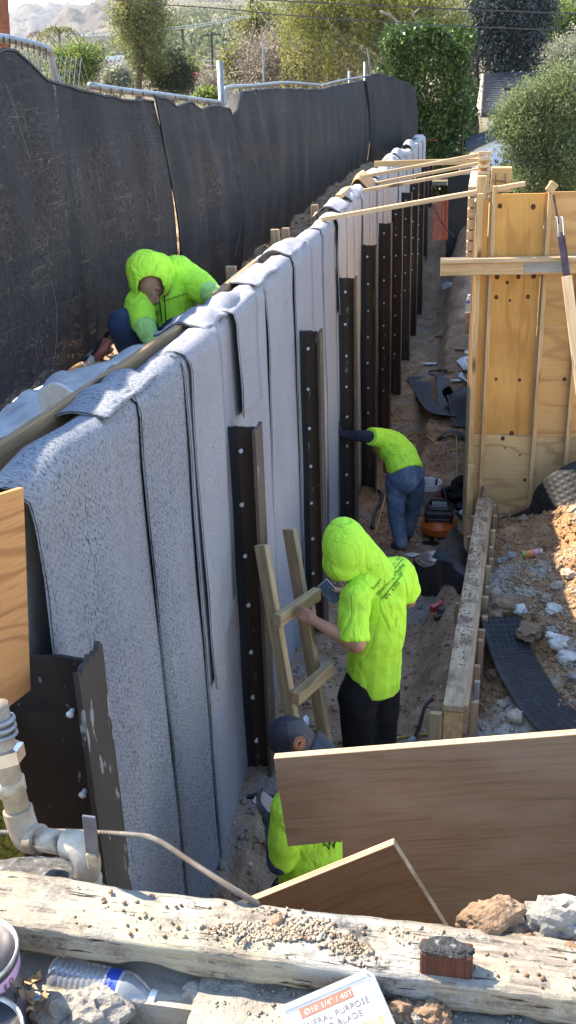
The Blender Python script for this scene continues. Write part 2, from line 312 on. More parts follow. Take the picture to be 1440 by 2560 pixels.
# ------------------------------------------------------------------ mesh helpers
class MB:
    def __init__(s): s.v = []; s.f = []; s.sm = False
    def add(s, vs, fs):
        o = len(s.v); s.v += [tuple(x) for x in vs]; s.f += [tuple(i + o for i in f) for f in fs]; return s
    def box(s, c, d, R=None, ch=0.0):
        c = Vector(c); hx, hy, hz = d[0] / 2, d[1] / 2, d[2] / 2
        R = R or Matrix.Identity(3)
        if ch <= 0:
            vs = [c + R @ Vector((x * hx, y * hy, z * hz)) for x in (-1, 1) for y in (-1, 1) for z in (-1, 1)]
            return s.add(vs, [(0, 1, 3, 2), (4, 6, 7, 5), (0, 4, 5, 1), (2, 3, 7, 6), (0, 2, 6, 4), (1, 5, 7, 3)])
        bm = bmesh.new(); bmesh.ops.create_cube(bm, size=1)
        for v in bm.verts: v.co = Vector((v.co.x * d[0], v.co.y * d[1], v.co.z * d[2]))
        bmesh.ops.bevel(bm, geom=bm.edges[:], offset=ch, segments=1, affect='EDGES')
        s.bm(bm, Matrix.Translation(c) @ R.to_4x4()); return s
    def bm(s, bm, mat=None):
        bm.verts.index_update(); mat = mat or Matrix.Identity(4)
        s.add([mat @ v.co for v in bm.verts], [[v.index for v in f.verts] for f in bm.faces]); bm.free(); return s
    def tube(s, pts, r, n=8, cap=True, jit=0):
        pts = [Vector(p) for p in pts]; rs = r if isinstance(r, (list, tuple)) else [r] * len(pts)
        d0 = (pts[1] - pts[0]).normalized(); u = d0.orthogonal().normalized(); vs = []; prev = d0
        for i, p in enumerate(pts):
            d = (pts[min(i + 1, len(pts) - 1)] - pts[max(i - 1, 0)])
            d = d.normalized() if d.length > 1e-9 else prev
            q = prev.rotation_difference(d); u = q @ u; prev = d; w2 = d.cross(u)
            for k in range(n):
                a = 2 * math.pi * k / n; vs.append(p + (u * math.cos(a) + w2 * math.sin(a)) * rs[i] * (1 + (random.uniform(-jit, jit) if jit else 0)))
        fs = [(i * n + k, i * n + (k + 1) % n, (i + 1) * n + (k + 1) % n, (i + 1) * n + k) for i in range(len(pts) - 1) for k in range(n)]
        if cap: fs += [tuple(range(n))[::-1], tuple((len(pts) - 1) * n + k for k in range(n))]
        return s.add(vs, fs)
    def lathe(s, prof, n=24, M4=None, cap=True):
        M4 = M4 or Matrix.Identity(4); vs = []
        for r, z in prof:
            for k in range(n):
                a = 2 * math.pi * k / n; vs.append(M4 @ Vector((r * math.cos(a), r * math.sin(a), z)))
        fs = [(i * n + k, i * n + (k + 1) % n, (i + 1) * n + (k + 1) % n, (i + 1) * n + k) for i in range(len(prof) - 1) for k in range(n)]
        if cap: fs += [tuple(range(n))[::-1], tuple((len(prof) - 1) * n + k for k in range(n))]
        return s.add(vs, fs)
    def grid(s, fn, nu, nv, thick=0.0):
        vs = [Vector(fn(i / nu, j / nv)) for i in range(nu + 1) for j in range(nv + 1)]
        fs = [(i * (nv + 1) + j, (i + 1) * (nv + 1) + j, (i + 1) * (nv + 1) + j + 1, i * (nv + 1) + j + 1) for i in range(nu) for j in range(nv)]
        return s.add(vs, fs)
    def prism(s, poly, d):   # poly: 3-D outline, d: extrusion vector
        n = len(poly); d = Vector(d); poly = [Vector(p) for p in poly]
        return s.add(poly + [p + d for p in poly], [tuple(range(n))[::-1], tuple(range(n, 2 * n))] + [(i, (i + 1) % n, n + (i + 1) % n, n + i) for i in range(n)])
    def ball(s, c, r, sub=2, R=None):
        bm = bmesh.new(); bmesh.ops.create_icosphere(bm, subdivisions=sub, radius=1)
        r = (r, r, r) if not isinstance(r, (tuple, list)) else r
        s.bm(bm, Matrix.Translation(Vector(c)) @ (R.to_4x4() if R else Matrix.Identity(4)) @ Matrix.Diagonal((*r, 1))); return s
    def caps(s, pts, rs, sub=2, n=14, hem=False):   # overlapping limb volume: balls at joints plus tapered tubes; hem = open flat end
        for p, r in list(zip(pts, rs))[:len(pts) - (1 if hem else 0)]: s.ball(p, r, sub)
        for i in range(len(pts) - 1):
            if (Vector(pts[i]) - Vector(pts[i + 1])).length > 1e-4: s.tube([pts[i], pts[i + 1]], [rs[i], rs[i + 1]], n)
        return s
    def build(s, name, mat, parent=None, smooth=False, loc=None):
        me = bpy.data.meshes.new(name); vs = s.v
        if loc is not None: L = Vector(loc); vs = [tuple(Vector(v) - L) for v in s.v]
        me.from_pydata(vs, [], s.f); me.update()
        if smooth: me.polygons.foreach_set('use_smooth', [True] * len(me.polygons))
        if mat: me.materials.append(M(mat))
        o = bpy.data.objects.new(name, me); C.objects.link(o)
        if loc is not None: o.location = loc
        if parent is not None: adopt(o, parent)
        return o
def tag(o, label, cat, group=None, kind=None):
    if label: o['label'] = label
    if cat: o['category'] = cat
    if group: o['group'] = group
    if kind: o['kind'] = kind
    return o
def thing(name, label, cat, loc=(0, 0, 0), group=None):
    o = bpy.data.objects.new(name, None); o.empty_display_size = .05; C.objects.link(o); o.location = loc
    return tag(o, label, cat, group)
def struct(o): o['kind'] = 'structure'; return o
def wmat(o):
    return (wmat(o.parent) @ o.matrix_parent_inverse if o.parent else Matrix.Identity(4)) @ o.matrix_basis
def adopt(o, parent):      # the child keeps its world place
    o.parent = parent; o.matrix_parent_inverse = wmat(parent).inverted(); return o
BOARD = {}
def board(name, a, b, w, h, mat, parent=None, up=(0, 0, 1), ch=.003, roll=0.0):
    """a sawn board from a to b: w across, h along 'up'; its own length lies on local X"""
    a = Vector(a); b = Vector(b); d = b - a; L = d.length; d.normalize(); up = Vector(up)
    yv = up.cross(d)
    if yv.length < 1e-4: yv = Vector((0, 1, 0)).cross(d)
    yv.normalize(); zv = d.cross(yv)
    R = Matrix((d, yv, zv)).transposed()
    if roll: R = R @ Matrix.Rotation(roll, 3, 'X')
    key = (round(L, 3), round(w, 4), round(h, 4), mat)
    me = BOARD.get(key)
    if me is None:
        m = MB(); m.box((0, 0, 0), (L, w, h), None, min(ch, w * .2, h * .2)); me = bpy.data.meshes.new(name); me.from_pydata(m.v, [], m.f); me.update(); me.materials.append(M(mat)); BOARD[key] = me
    o = bpy.data.objects.new(name, me); C.objects.link(o); o.location = (a + b) / 2; o.rotation_euler = R.to_euler()
    if parent is not None: adopt(o, parent)
    return o
def panel(name, a, b, c, thick, mat, parent=None):
    """sheet: corner a, corner b along local X, corner c along local Z"""
    a = Vector(a); X = Vector(b) - a; Z = Vector(c) - a; L, Hh = X.length, Z.length; X.normalize(); Z.normalize(); Y = Z.cross(X).normalized(); Z = X.cross(Y)
    m = MB(); m.box((0, 0, 0), (L, thick, Hh), None, .0015)
    o = m.build(name, mat); o.location = a + X * L / 2 + Z * Hh / 2 + Y * thick / 2; o.rotation_euler = Matrix((X, Y, Z)).transposed().to_euler()
    if parent is not None: adopt(o, parent)
    return o
def fbm(x, y, s=1.0, o=4, seed=0.0):
    out = np.zeros_like(x, dtype=float); amp = 1.0; fr = s
    for k in range(o):
        xx = x * fr + seed * 17.3 + k * 31.7; yy = y * fr + seed * 9.1 - k * 12.9
        xi = np.floor(xx); yi = np.floor(yy); xf = xx - xi; yf = yy - yi
        u = xf * xf * (3 - 2 * xf); v = yf * yf * (3 - 2 * yf)
        h = lambda a, b: np.modf(np.abs(np.sin(a * 127.1 + b * 311.7 + 3.1) * 43758.5453))[0] * 2 - 1
        out += amp * ((h(xi, yi) * (1 - u) + h(xi + 1, yi) * u) * (1 - v) + (h(xi, yi + 1) * (1 - u) + h(xi + 1, yi + 1) * u) * v)
        amp *= .5; fr *= 2.03
    return out
def npmesh(name, V, F, mat, parent=None, smooth=False):
    me = bpy.data.meshes.new(name); V = np.asarray(V, np.float32); F = np.asarray(F, np.int32)
    me.vertices.add(len(V)); me.vertices.foreach_set('co', V.ravel()); k = F.shape[1]
    me.loops.add(F.size); me.loops.foreach_set('vertex_index', F.ravel()); me.polygons.add(len(F))
    me.polygons.foreach_set('loop_start', np.arange(0, F.size, k, dtype=np.int32)); me.polygons.foreach_set('loop_total', np.full(len(F), k, np.int32))
    if smooth: me.polygons.foreach_set('use_smooth', np.ones(len(F), bool))
    me.update(calc_edges=True); me.validate(); me.materials.append(M(mat)); o = bpy.data.objects.new(name, me); C.objects.link(o)
    if parent is not None: adopt(o, parent)
    return o
def hfield(name, x0, x1, y0, y1, nx, ny, fn, mat):
    X, Y = np.meshgrid(np.linspace(x0, x1, nx), np.linspace(y0, y1, ny), indexing='ij'); Z = fn(X, Y)
    V = np.stack([X, Y, Z], -1).reshape(-1, 3); I = np.arange(nx * ny).reshape(nx, ny)
    F = np.stack([I[:-1, :-1], I[1:, :-1], I[1:, 1:], I[:-1, 1:]], -1).reshape(-1, 4)
    return struct(npmesh(name, V, F, mat, None, True))
def smooth01(a, b, x): t = np.clip((x - a) / (b - a), 0, 1); return t * t * (3 - 2 * t)
def rockmesh(r, seed, sub=3, flat=(1, 1, .75), rough=.35):
    bm = bmesh.new(); bmesh.ops.create_icosphere(bm, subdivisions=sub, radius=1); o = Vector((seed * 7.7, seed * 3.1, seed * 1.7))
    for v in bm.verts:
        n = v.co.normalized(); k = 1 + rough * mnoise.noise(n * 1.3 + o) + rough * .55 * mnoise.noise(n * 3.1 + o) + rough * .28 * mnoise.noise(n * 7.5 + o)
        k = min(k, 1.12 + .12 * mnoise.noise(n * 2 + o)); v.co = Vector((n.x * flat[0], n.y * flat[1], n.z * flat[2])) * k * r
    m = MB(); m.bm(bm); return m
def rock(p, r, mat, label, seed, name='rock', flat=(1, 1, .75), sub=3, group=None, cat='rock', rz=0, rough=.35):
    o = rockmesh(r, seed, sub, flat, rough).build(name, mat, None, False); o.location = p; o.rotation_euler = (0, 0, rz); return tag(o, label, cat, group)
def ramp_pts(pts, n):
    """resample a polyline smoothly (Catmull-Rom)"""
    pts = [Vector(p) for p in pts]; out = []
    for i in range(len(pts) - 1):
        p0 = pts[max(i - 1, 0)]; p1 = pts[i]; p2 = pts[i + 1]; p3 = pts[min(i + 2, len(pts) - 1)]
        for k in range(n):
            t = k / n; out.append(.5 * ((2 * p1) + (p2 - p0) * t + (2 * p0 - 5 * p1 + 4 * p2 - p3) * t * t + (3 * p1 - p0 - 3 * p2 + p3) * t ** 3))
    out.append(pts[-1]); return out
def text(name, s, size, mat, parent, M4, shrink=None, sx=1.0, ext=.0008, align='LEFT', spacing=1.0):
    cu = bpy.data.curves.new(name, 'FONT'); cu.body = s; cu.size = size; cu.align_x = align; cu.extrude = ext if not shrink else 0; cu.resolution_u = 3; cu.space_character = spacing
    tmp = bpy.data.objects.new('tmp', cu); C.objects.link(tmp); dg = bpy.context.evaluated_depsgraph_get()
    me = bpy.data.meshes.new_from_object(tmp.evaluated_get(dg)); bpy.data.objects.remove(tmp); bpy.data.curves.remove(cu)
    for v in me.vertices: v.co.x *= sx
    me.materials.clear(); me.materials.append(M(mat)); o = bpy.data.objects.new(name, me); C.objects.link(o)
    o.matrix_basis = M4
    if parent is not None: adopt(o, parent)
    if shrink:
        sw = o.modifiers.new('wrap', 'SHRINKWRAP'); sw.target = shrink; sw.wrap_method = 'PROJECT'; sw.use_project_z = True; sw.use_negative_direction = True; sw.use_positive_direction = True; sw.offset = .004; sw.project_limit = .5
    return o
def frame(origin, xdir, normal):
    n = Vector(normal).normalized(); x = Vector(xdir); x = (x - n * x.dot(n)).normalized(); y = n.cross(x)
    m = Matrix((x, y, n)).transposed().to_4x4(); m.translation = Vector(origin); return m

# ------------------------------------------------------------------ the setting: ground, trench, hills
XW = -1.295          # face of the shoring wall
ZW = 3.62            # its top
def floor_z(y): return np.interp(y, [0, 2.6, 3.4, 4.3, 5.4, 7, 9.4, 11.5, 30], [.45, .45, .5, .82, .82, .55, .3, .06, 0.0])
def trench_fn(X, Y):
    z = floor_z(Y) + .03 * fbm(X, Y, 3.2, 5, 1) + .012 * fbm(X, Y, 14, 3, 2)
    xb = np.interp(Y, [10.2, 11.5, 14, 20, 30], [-.55, -.68, -.58, -.5, -.45]) + .06 * fbm(X * 0, Y, 1.4, 3, 3)
    far = smooth01(10.0, 11.2, Y) * smooth01(xb - .10, xb + .12, X) * (.34 + .06 * fbm(X, Y, 2, 3, 5) - .10 * ((X + .2) / .5) ** 2)
    near = (1 - smooth01(7.6, 8.7, Y)) * smooth01(-.36, -.04, X + .05 * fbm(X * 0, Y, 2, 3, 4)) * np.clip(.94 - floor_z(Y), 0, 1)
    end = smooth01(17, 21, Y) * smooth01(-.9, -.1, X) * .8 + 2.0 * smooth01(22.5, 27, Y)
    return z + far + near + end
hfield('trench_floor', -1.6, .12, 1.9, 29, 130, 900, trench_fn, 'soil_trench')
def mound_fn(X, Y):
    base = .80 + .24 * np.clip(X - .12, 0, 3) + .10 * smooth01(4.5, 3.0, Y)
    base += .34 * np.exp(-(((X - 1.25) / .55) ** 2 + ((Y - 8.1) / .75) ** 2))
    base += .20 * np.exp(-(((X - .62) / .42) ** 2 + ((Y - 7.2) / .55) ** 2))
    base += .28 * np.exp(-(((X - 1.3) / .5) ** 2 + ((Y - 6.6) / .7) ** 2))
    base += .10 * np.exp(-(((X - .75) / .4) ** 2 + ((Y - 5.2) / .6) ** 2))
    return base + .05 * fbm(X, Y, 2.6, 5, 7) + .022 * fbm(X, Y, 11, 4, 8) + .012 * np.abs(fbm(X, Y, 34, 2, 9))
hfield('dirt_mound', .02, 3.2, 2.3, 9.3, 260, 520, mound_fn, 'soil_mound')
def back_fn(X, Y):
    return 2.93 + .05 * fbm(X, Y, 1.6, 5, 12) + .03 * fbm(X, Y, 8, 3, 13) + .25 * smooth01(9, 20, Y) + .45 * smooth01(-2.3, -3.6, X)
hfield('backfill_ground', -4.2, -1.40, 2.0, 29, 120, 420, back_fn, 'soil_back')
def near_fn(X, Y):
    z = 3.14 + .016 * fbm(X, Y, 6, 5, 21) + .008 * fbm(X, Y, 30, 3, 22)
    return z - .10 * smooth01(1.30, 1.40, Y) - 2.4 * smooth01(1.42, 1.62, Y + .05 * fbm(X, Y * 0, 3, 3, 23))
hfield('near_ground', -1.9, 1.6, .5, 2.1, 340, 200, near_fn, 'soil_near')
# far terrain: one sheet to the horizon
def terrain(r, th):
    x = r * np.sin(th); y = r * np.cos(th)
    z = 2.4 + 1.0 * smooth01(30, 55, r) + np.interp(th, [-.60, -.40, -.34, -.28], [.040, .046, .060, .088]) * np.clip(r - 75, 0, 650) + 6 * smooth01(150, 600, r) * fbm(x, y, .006, 4, 31)
    return x, y, z
R_, T_ = np.meshgrid(np.concatenate([np.linspace(27.5, 120, 60), np.geomspace(124, 1500, 70)]), np.linspace(-1.25, .95, 160), indexing='ij')
tx, ty, tz = terrain(R_, T_); I = np.arange(R_.size).reshape(R_.shape)
struct(npmesh('terrain', np.stack([tx, ty, tz], -1).reshape(-1, 3), np.stack([I[:-1, :-1], I[:-1, 1:], I[1:, 1:], I[1:, :-1]], -1).reshape(-1, 4), 'terrain_dry', None, True))
def mountains(name, r0, crest, seed, amp):
    ths = np.linspace(-1.0, .7, 420); rr = np.linspace(0, 1, 90)
    Rr, Tt = np.meshgrid(rr, ths, indexing='ij')
    ridge = np.interp(Tt, [c[0] for c in crest], [c[1] for c in crest])
    r = r0 * (1 + .35 * Rr); prof = np.sin(np.clip(Rr / .62, 0, 1) * math.pi / 2) ** 1.2 * (1 - .3 * smooth01(.62, 1, Rr))
    x = r * np.sin(Tt); y = r * np.cos(Tt)
    k = 1 - np.abs(fbm(Tt * 60, Rr * 3.2 + Tt * 14, .5, 5, seed)); z = 30 + ridge * prof + amp * (k - .55) * np.sin(np.clip(Rr, 0, 1) * math.pi) * 1.1 + amp * .22 * fbm(Tt * 160, Rr * 14, .5, 4, seed + 2)
    I = np.arange(Rr.size).reshape(Rr.shape)
    struct(npmesh(name, np.stack([x, y, z], -1).reshape(-1, 3), np.stack([I[:-1, :-1], I[:-1, 1:], I[1:, 1:], I[1:, :-1]], -1).reshape(-1, 4), 'mountain_rock', None, True))
def th_of(px): d = ray(px, 200); return math.atan2(d.x, d.y)
def h_at(px, py, r): d = ray(px, py); return 4.7 + r * d.z / math.hypot(d.x, d.y) - 30
r1 = 2300 * 1.21
mountains('far_mountains', 2300, [(-1.0, 150), (th_of(-60), h_at(-60, 60, r1)), (th_of(30), h_at(30, 56, r1)), (th_of(62), h_at(62, 40, r1)), (th_of(110), h_at(110, 28, r1)), (th_of(145), h_at(145, 22, r1)),
          (th_of(178), h_at(178, 33, r1)), (th_of(230), h_at(230, 22, r1)), (th_of(300), h_at(300, 0, r1)), (th_of(500), h_at(500, -60, r1)), (.7, 420)], 41, 42)
r2 = 1350 * 1.21
mountains('near_hills', 1350, [(-1.0, 40), (th_of(80), h_at(80, 120, r2)), (th_of(140), h_at(140, 70, r2)), (th_of(200), h_at(200, 30, r2)), (th_of(300), h_at(300, 12, r2)), (th_of(480), h_at(480, -20, r2)), (th_of(700), h_at(700, -50, r2)), (.7, 170)], 47, 26)

# ------------------------------------------------------------------ shoring wall, fleece sheets, soldier beams
wall = thing('shoring_wall', 'long straight timber and concrete shoring wall behind the draped fleece', 'wall', (XW, 14, 0))
MB().box((XW - .125, 14.62, 1.72), (.13, 24.2, 3.66)).build('wall_core', 'concrete', wall)
# the plywood at its near end
panel('end_panel', P(-60, 1250, x=XW + .01), P(44, 1218, x=XW + .01), P(-60, 1250, x=XW + .01) + Vector((0, 0, -.62)), .019, 'ply_orange', wall)
bpts = [(P(-40, 1140, z=3.70)), (P(215, 982, z=3.70)), (P(445, 805, z=3.70)), (P(585, 690, z=3.70))]
tb = thing('top_board', 'weathered board lying along the back of the near wall top', 'board', bpts[0])
board('plank', P(-60, 1180, z=3.62), P(455, 828, z=3.62), .034, .085, 'pine_dim', tb)
tb2 = thing('top_board', 'board on the back of the wall top behind the bent worker elbow', 'board', P(545, 735, z=3.66))
board('plank', P(538, 750, z=3.62), P(640, 664, z=3.62), .034, .085, 'pine_dim', tb2)
# fleece sheets: over the top and down the face
def sheet(y0, y1, zb, proud, mat, label, group=None, back=.10, seed=0, slant=0.0, hump=0.0, edge=True, curl=0.0):
    m = MB(); Lf = ZW - zb; tot = back + .15 + Lf; rr = .045
    def prof(s):                 # arc length from the back edge: (x, z)
        xb = XW - .155
        if s < back: return xb - .012, ZW - (back - s) * .9
        s -= back
        if s < .15: k = s / .15; return xb + k * .155, ZW + .02 * math.sin(k * math.pi) + .01
        s -= .15
        return XW + min(s * .25, .012), ZW - s
    ny = max(4, int((y1 - y0) * 9)); ns = 46
    def fn(u, v):
        y = y0 + (y1 - y0) * u; s = tot * (v ** 1.15)
        if slant: s = min(s, tot - slant * (1 - u)) if slant > 0 else min(s, tot + slant * u)
        x, z = prof(s)
        wv = .013 * math.sin(y * 9 + seed) * math.sin(z * 1.1 + seed) + .016 * mnoise.noise(Vector((y * 1.9 + seed, z * .8, seed))) + .007 * mnoise.noise(Vector((y * 6, z * 2.2, seed + 4)))
        f = max(0, min(1, (s - back - .1) * 3))
        x += proud + wv * f; z += (1 - f) * (.018 * mnoise.noise(Vector((y * 3.1, s * 5, seed))) + hump * max(0, 1 - abs(u - .35) * 3) * (1 - v * 2))
        if curl and u < .12: x += curl * (1 - u / .12) * (.5 + .5 * mnoise.noise(Vector((0, z * 2, seed))))
        return (x, y + .012 * mnoise.noise(Vector((z * 1.3, seed, y0))), z)
    m.grid(fn, ny, ns); o = m.build('fleece_sheet', mat, None, True); so_ = o.modifiers.new('thick', 'SOLIDIFY'); so_.thickness = .004; so_.offset = 1
    tag(o, label, 'fabric', group)
    if edge:
        e = MB()
        pts = [Vector(fn(0.0, j / 40)) + Vector((.006, -.004, 0)) for j in range(3, 41)]
        e.tube([p_ + Vector((0, .006 * mnoise.noise(p_ * 6), 0)) for p_ in pts], [.0010 + .0022 * abs(mnoise.noise(p_ * 3 + Vector((seed, 0, 0)))) for p_ in pts], 5); e.build('raw_edge', 'fleece_edge', o)
    return o
ORD = 'first second third fourth fifth sixth seventh eighth ninth tenth eleventh twelfth thirteenth fourteenth fifteenth sixteenth seventeenth eighteenth nineteenth twentieth'.split()
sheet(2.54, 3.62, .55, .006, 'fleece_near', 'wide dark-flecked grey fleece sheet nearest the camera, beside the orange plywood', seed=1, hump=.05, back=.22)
sheet(3.57, 4.30, .5, .016, 'fleece_near', 'blue-shaded grey fleece strip second from the near end of the wall', seed=2)
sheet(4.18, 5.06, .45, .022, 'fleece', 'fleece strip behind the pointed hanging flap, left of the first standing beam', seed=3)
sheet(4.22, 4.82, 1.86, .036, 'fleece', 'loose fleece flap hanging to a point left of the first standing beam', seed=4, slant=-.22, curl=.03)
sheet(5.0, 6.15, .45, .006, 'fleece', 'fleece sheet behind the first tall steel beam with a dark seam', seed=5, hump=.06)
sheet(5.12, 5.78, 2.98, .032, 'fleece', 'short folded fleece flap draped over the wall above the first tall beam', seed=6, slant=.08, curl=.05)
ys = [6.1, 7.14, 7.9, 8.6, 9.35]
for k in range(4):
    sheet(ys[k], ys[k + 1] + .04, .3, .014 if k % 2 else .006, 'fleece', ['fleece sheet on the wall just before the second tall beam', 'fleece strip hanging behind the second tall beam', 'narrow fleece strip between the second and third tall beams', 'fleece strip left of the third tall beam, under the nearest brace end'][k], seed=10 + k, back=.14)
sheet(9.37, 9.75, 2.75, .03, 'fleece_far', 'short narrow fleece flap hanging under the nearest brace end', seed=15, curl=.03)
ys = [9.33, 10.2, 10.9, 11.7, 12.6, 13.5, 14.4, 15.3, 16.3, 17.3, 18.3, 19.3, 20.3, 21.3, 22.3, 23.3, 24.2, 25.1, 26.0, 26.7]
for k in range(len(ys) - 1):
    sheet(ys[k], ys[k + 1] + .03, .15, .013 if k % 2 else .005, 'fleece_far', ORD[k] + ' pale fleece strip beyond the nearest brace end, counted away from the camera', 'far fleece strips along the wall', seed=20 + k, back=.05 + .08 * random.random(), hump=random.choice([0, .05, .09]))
# strips that hang in front of the far beam heads
BY_ = [2.44, 4.93, 7.24, 9.56, 11.68, 13.8, 15.95, 18.2, 20.4, 22.6, 24.7, 26.6]
BT = 3.075
def soldier_beam(y, top, k):
    bl = ['nearest rust-black steel beam stub with torch-cut top at the left edge', 'tall black steel beam behind the wooden ladder frame', 'tall black steel beam rising behind the green-hooded worker', 'steel beam that the bent worker in jeans leans beside', 'steel beam with a yellow paint mark', 'fifth tall steel beam from the camera, just past the yellow-marked beam']
    o = thing('soldier_beam', bl[k] if k < 6 else ORD[k - 1] + ' tall steel beam from the camera in the row along the wall', 'steel beam', (XW, y, 0), 'steel beams along the shoring wall' if k >= 6 else None)
    zb = -.1 if k > 1 else .2; n = 10; random.seed(40 + k)
    def plate(name, mat, along, c0, c1, t, ragged=.012):
        # upright plate with a torch-cut top edge; along: horizontal axis
        m = MB(); tv = []; N = 10
        ax = Vector((1, 0, 0)) if along == 'x' else Vector((0, 1, 0)); nx = Vector((0, 1, 0)) if along == 'x' else Vector((1, 0, 0))
        prof = [Vector((0, 0, top + random.uniform(-ragged, ragged))) + ax * (c0 + (c1 - c0) * i / N) for i in range(N + 1)]
        base = (Vector((0, y, 0)) if along == 'x' else Vector((XF, 0, 0)))
        poly = [base + ax * c1 + Vector((0, 0, zb)), base + ax * c0 + Vector((0, 0, zb))] + [base + p for p in prof]
        m.prism([p - nx * t / 2 for p in poly], nx * t); return m.build(name, mat, o)
    global XF
    XF = -1.105 if k > 0 else -1.11
    plate('web', 'beam_rust' if k else 'beam_steel', 'x', XW + .02 if k else -1.56, XF, .013, .006)
    if k: plate('backing_plate', 'beam_dark', 'x', XW + .012, XW + .078, .022, .006)
    fl = .092 if k > 0 else .10
    plate('front_flange', 'beam_flange' if k else 'beam_grey', 'y', y - fl, y + fl, .018, .016 if k == 0 else .008)
    XS = XF; 
    nst = 8 if k < 7 else 6
    m0 = MB(); m0.tube([(0, .002, 0), (0, -.022, 0)], .009, 8); m0.ball((0, -.024, 0), (.015, .007, .015), 1)
    if k == 0: zs = [top - .19, top - .50, top - .86]
    else: zs = [top - .13 - i * .315 for i in range(nst)]
    for z in zs:
        s_ = bpy.data.objects.get('stud')
        if s_ is None: s_ = m0.build('stud', 'stud_white', None, True)
        else: s_ = s_.copy(); C.objects.link(s_); s_.parent = None; s_.matrix_parent_inverse = Matrix.Identity(4)
        s_.name = 'stud'; s_.location = (XW + (.094 if k else .115) + random.uniform(-.006, .006), y - .0065, z); adopt(s_, o)
    if k == 4: MB().box((XF - .03, y - .0078, top - .62), (.012, .0025, .20)).build('paint_mark', 'can_green' if False else 'yellow_moss', o)
    return o
for k, y in enumerate(BY_): soldier_beam(y, BT + (.06 if k == 0 else 0) + random.uniform(-.01, .01), k)
# brick-red edge post and moss at the near left corner
def sheet_ground(name, x0, x1, y0, y1, z, mat='soil_back'):
    n = 40; hfield(name, x0, x1, y0, y1, n, n, lambda X, Y: z + .06 * fbm(X, Y, .8, 4, 61), mat)
sheet_ground('left_ground', -42, -4.1, -4, 30, 3.45)
sheet_ground('right_ground', 3.1, 42, -4, 30, 2.1)
sheet_ground('far_ground', -4.2, 20, 28.8, 36, 2.35)
sheet_ground('form_ground', .13, 3.2, 9.25, 29, .9)

# ------------------------------------------------------------------ concrete formwork on the right
YF = 9.2
def F(px, py, y=YF): return P(px, py, y=y)
form = thing('concrete_formwork', 'tall golden plywood concrete form with studs on the right of the trench', 'formwork', (.1, YF, .5))
def fpanel(x0, x1, z0, z1, mat, dy=0.0): return panel('plywood_panel', (x0, YF + dy, z0), (x1, YF + dy, z0), (x0, YF + dy, z1), .018, mat, form)
fpanel(.125, .60, 1.64, 3.85, 'ply_gold'); fpanel(.604, 1.75, 2.68, 3.86, 'ply_tan', .004); fpanel(.604, 1.75, 1.63, 2.676, 'ply_tan', .002)
fpanel(.03, .62, .35, 1.636, 'ply_pale'); fpanel(.624, 1.75, .5, 1.626, 'ply_pale', .003); fpanel(.035, .121, 1.64, 3.80, 'ply_gold', .003)
def stud(x, z0, z1, w=.038, d=.06, dx=0.0): return board('stud_board', (x + dx, YF - d / 2 - .002, z0), (x, YF - d / 2 - .002, z1), w, d, 'pine', form, up=(0, 1, 0))
stud(.165, .45, 3.92, .036, .04); stud(.64, .55, 3.95, .038, .065); stud(.95, .62, 3.2, .038, .065); stud(1.45, .7, 3.9, .038, .065)
board('corner_post', (.055, YF - .03, .4), (.045, YF - .03, 3.86), .05, .045, 'pine', form, up=(0, 1, 0))
board('corner_post', (.055, YF + .07, .4), (.05, YF + .07, 4.0), .085, .09, 'pine', form, up=(0, 1, 0))
for k_, (px_, py_, r_) in enumerate(((1250, 515, .020), (1333, 517, .022), (1243, 692, .022), (1268, 706, .015), (1296, 692, .019), (1334, 690, .023), (1241, 743, .019), (1275, 751, .012), (1320, 742, .019), (1240, 948, .014), (1299, 950, .016), (1257, 1096, .020), (1279, 1083, .022), (1411, 948, .018), (1398, 1188, .012), (1262, 1120, .008), (1300, 1138, .009), (1312, 1200, .016), (1305, 1310, .016))):
    kp = F(px_, py_, YF - .001); MB().lathe([(r_, .0), (r_ * .9, .0015), (r_ * .45, .002), (0, .002)], 12, Matrix.Translation(kp) @ Matrix.Rotation(rad(90), 4, 'X') @ Matrix.Diagonal((1, 1.15, 1, 1))).build('knot', 'knot_wood', form)
wl = P(1101, 652, y=9.05); wr = P(1460, 645, y=9.05)
board('waler', wl, Vector((1.8, 9.05, wr.z + .01)), .09, .038, 'pine_pale', form)
board('waler', wl + Vector((0, .0, -.075)), Vector((1.8, 9.05, wr.z - .065)), .036, .11, 'pine', form)
board('splice_plate', P(1312, 668, y=9.027), P(1425, 664, y=9.027), .006, .10, 'pine_grey', form)
board('cleat', P(1371, 462, y=9.1), P(1388, 474, y=9.1), .06, .085, 'pine', form)
# side of the form running away from the camera
for i in range(6):
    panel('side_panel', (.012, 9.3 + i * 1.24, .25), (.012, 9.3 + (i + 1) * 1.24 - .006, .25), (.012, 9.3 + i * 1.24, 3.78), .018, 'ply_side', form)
for i in range(7): board('side_brace', (-.03, 9.6, 3.25 + i * .098), (-.02, 11.5, 3.25 + i * .098), .07, .09 - .004 * (i % 3), 'pine_pale', form)
lp = F(1211, 400, 10.6)
tp_ = thing('layered_post', 'stepped timber post with cross cleats carrying the brace ends', 'post', (lp.x, 10.6, 2.6))
for dx in (-.045, .045): board('upright', (lp.x + dx * .9, 10.6, 3.0), (lp.x + dx * .9, 10.6, P(1211, 378, y=10.6).z), .03, .04, 'pine', tp_, up=(0, 1, 0))
for i in range(9): board('cleat', (lp.x - .06, 10.57, 3.62 + i * .062), (lp.x + .06, 10.57, 3.62 + i * .062), .02, .032, 'pine_pale', tp_)
board('back_board', (lp.x, 10.64, 2.9), (lp.x, 10.64, 4.05), .085, .02, 'pine', tp_, up=(0, 1, 0))
bx_ = thing('form_box', 'small plywood form box with wire ties behind the formwork top', 'form box', F(1250, 470, 12))
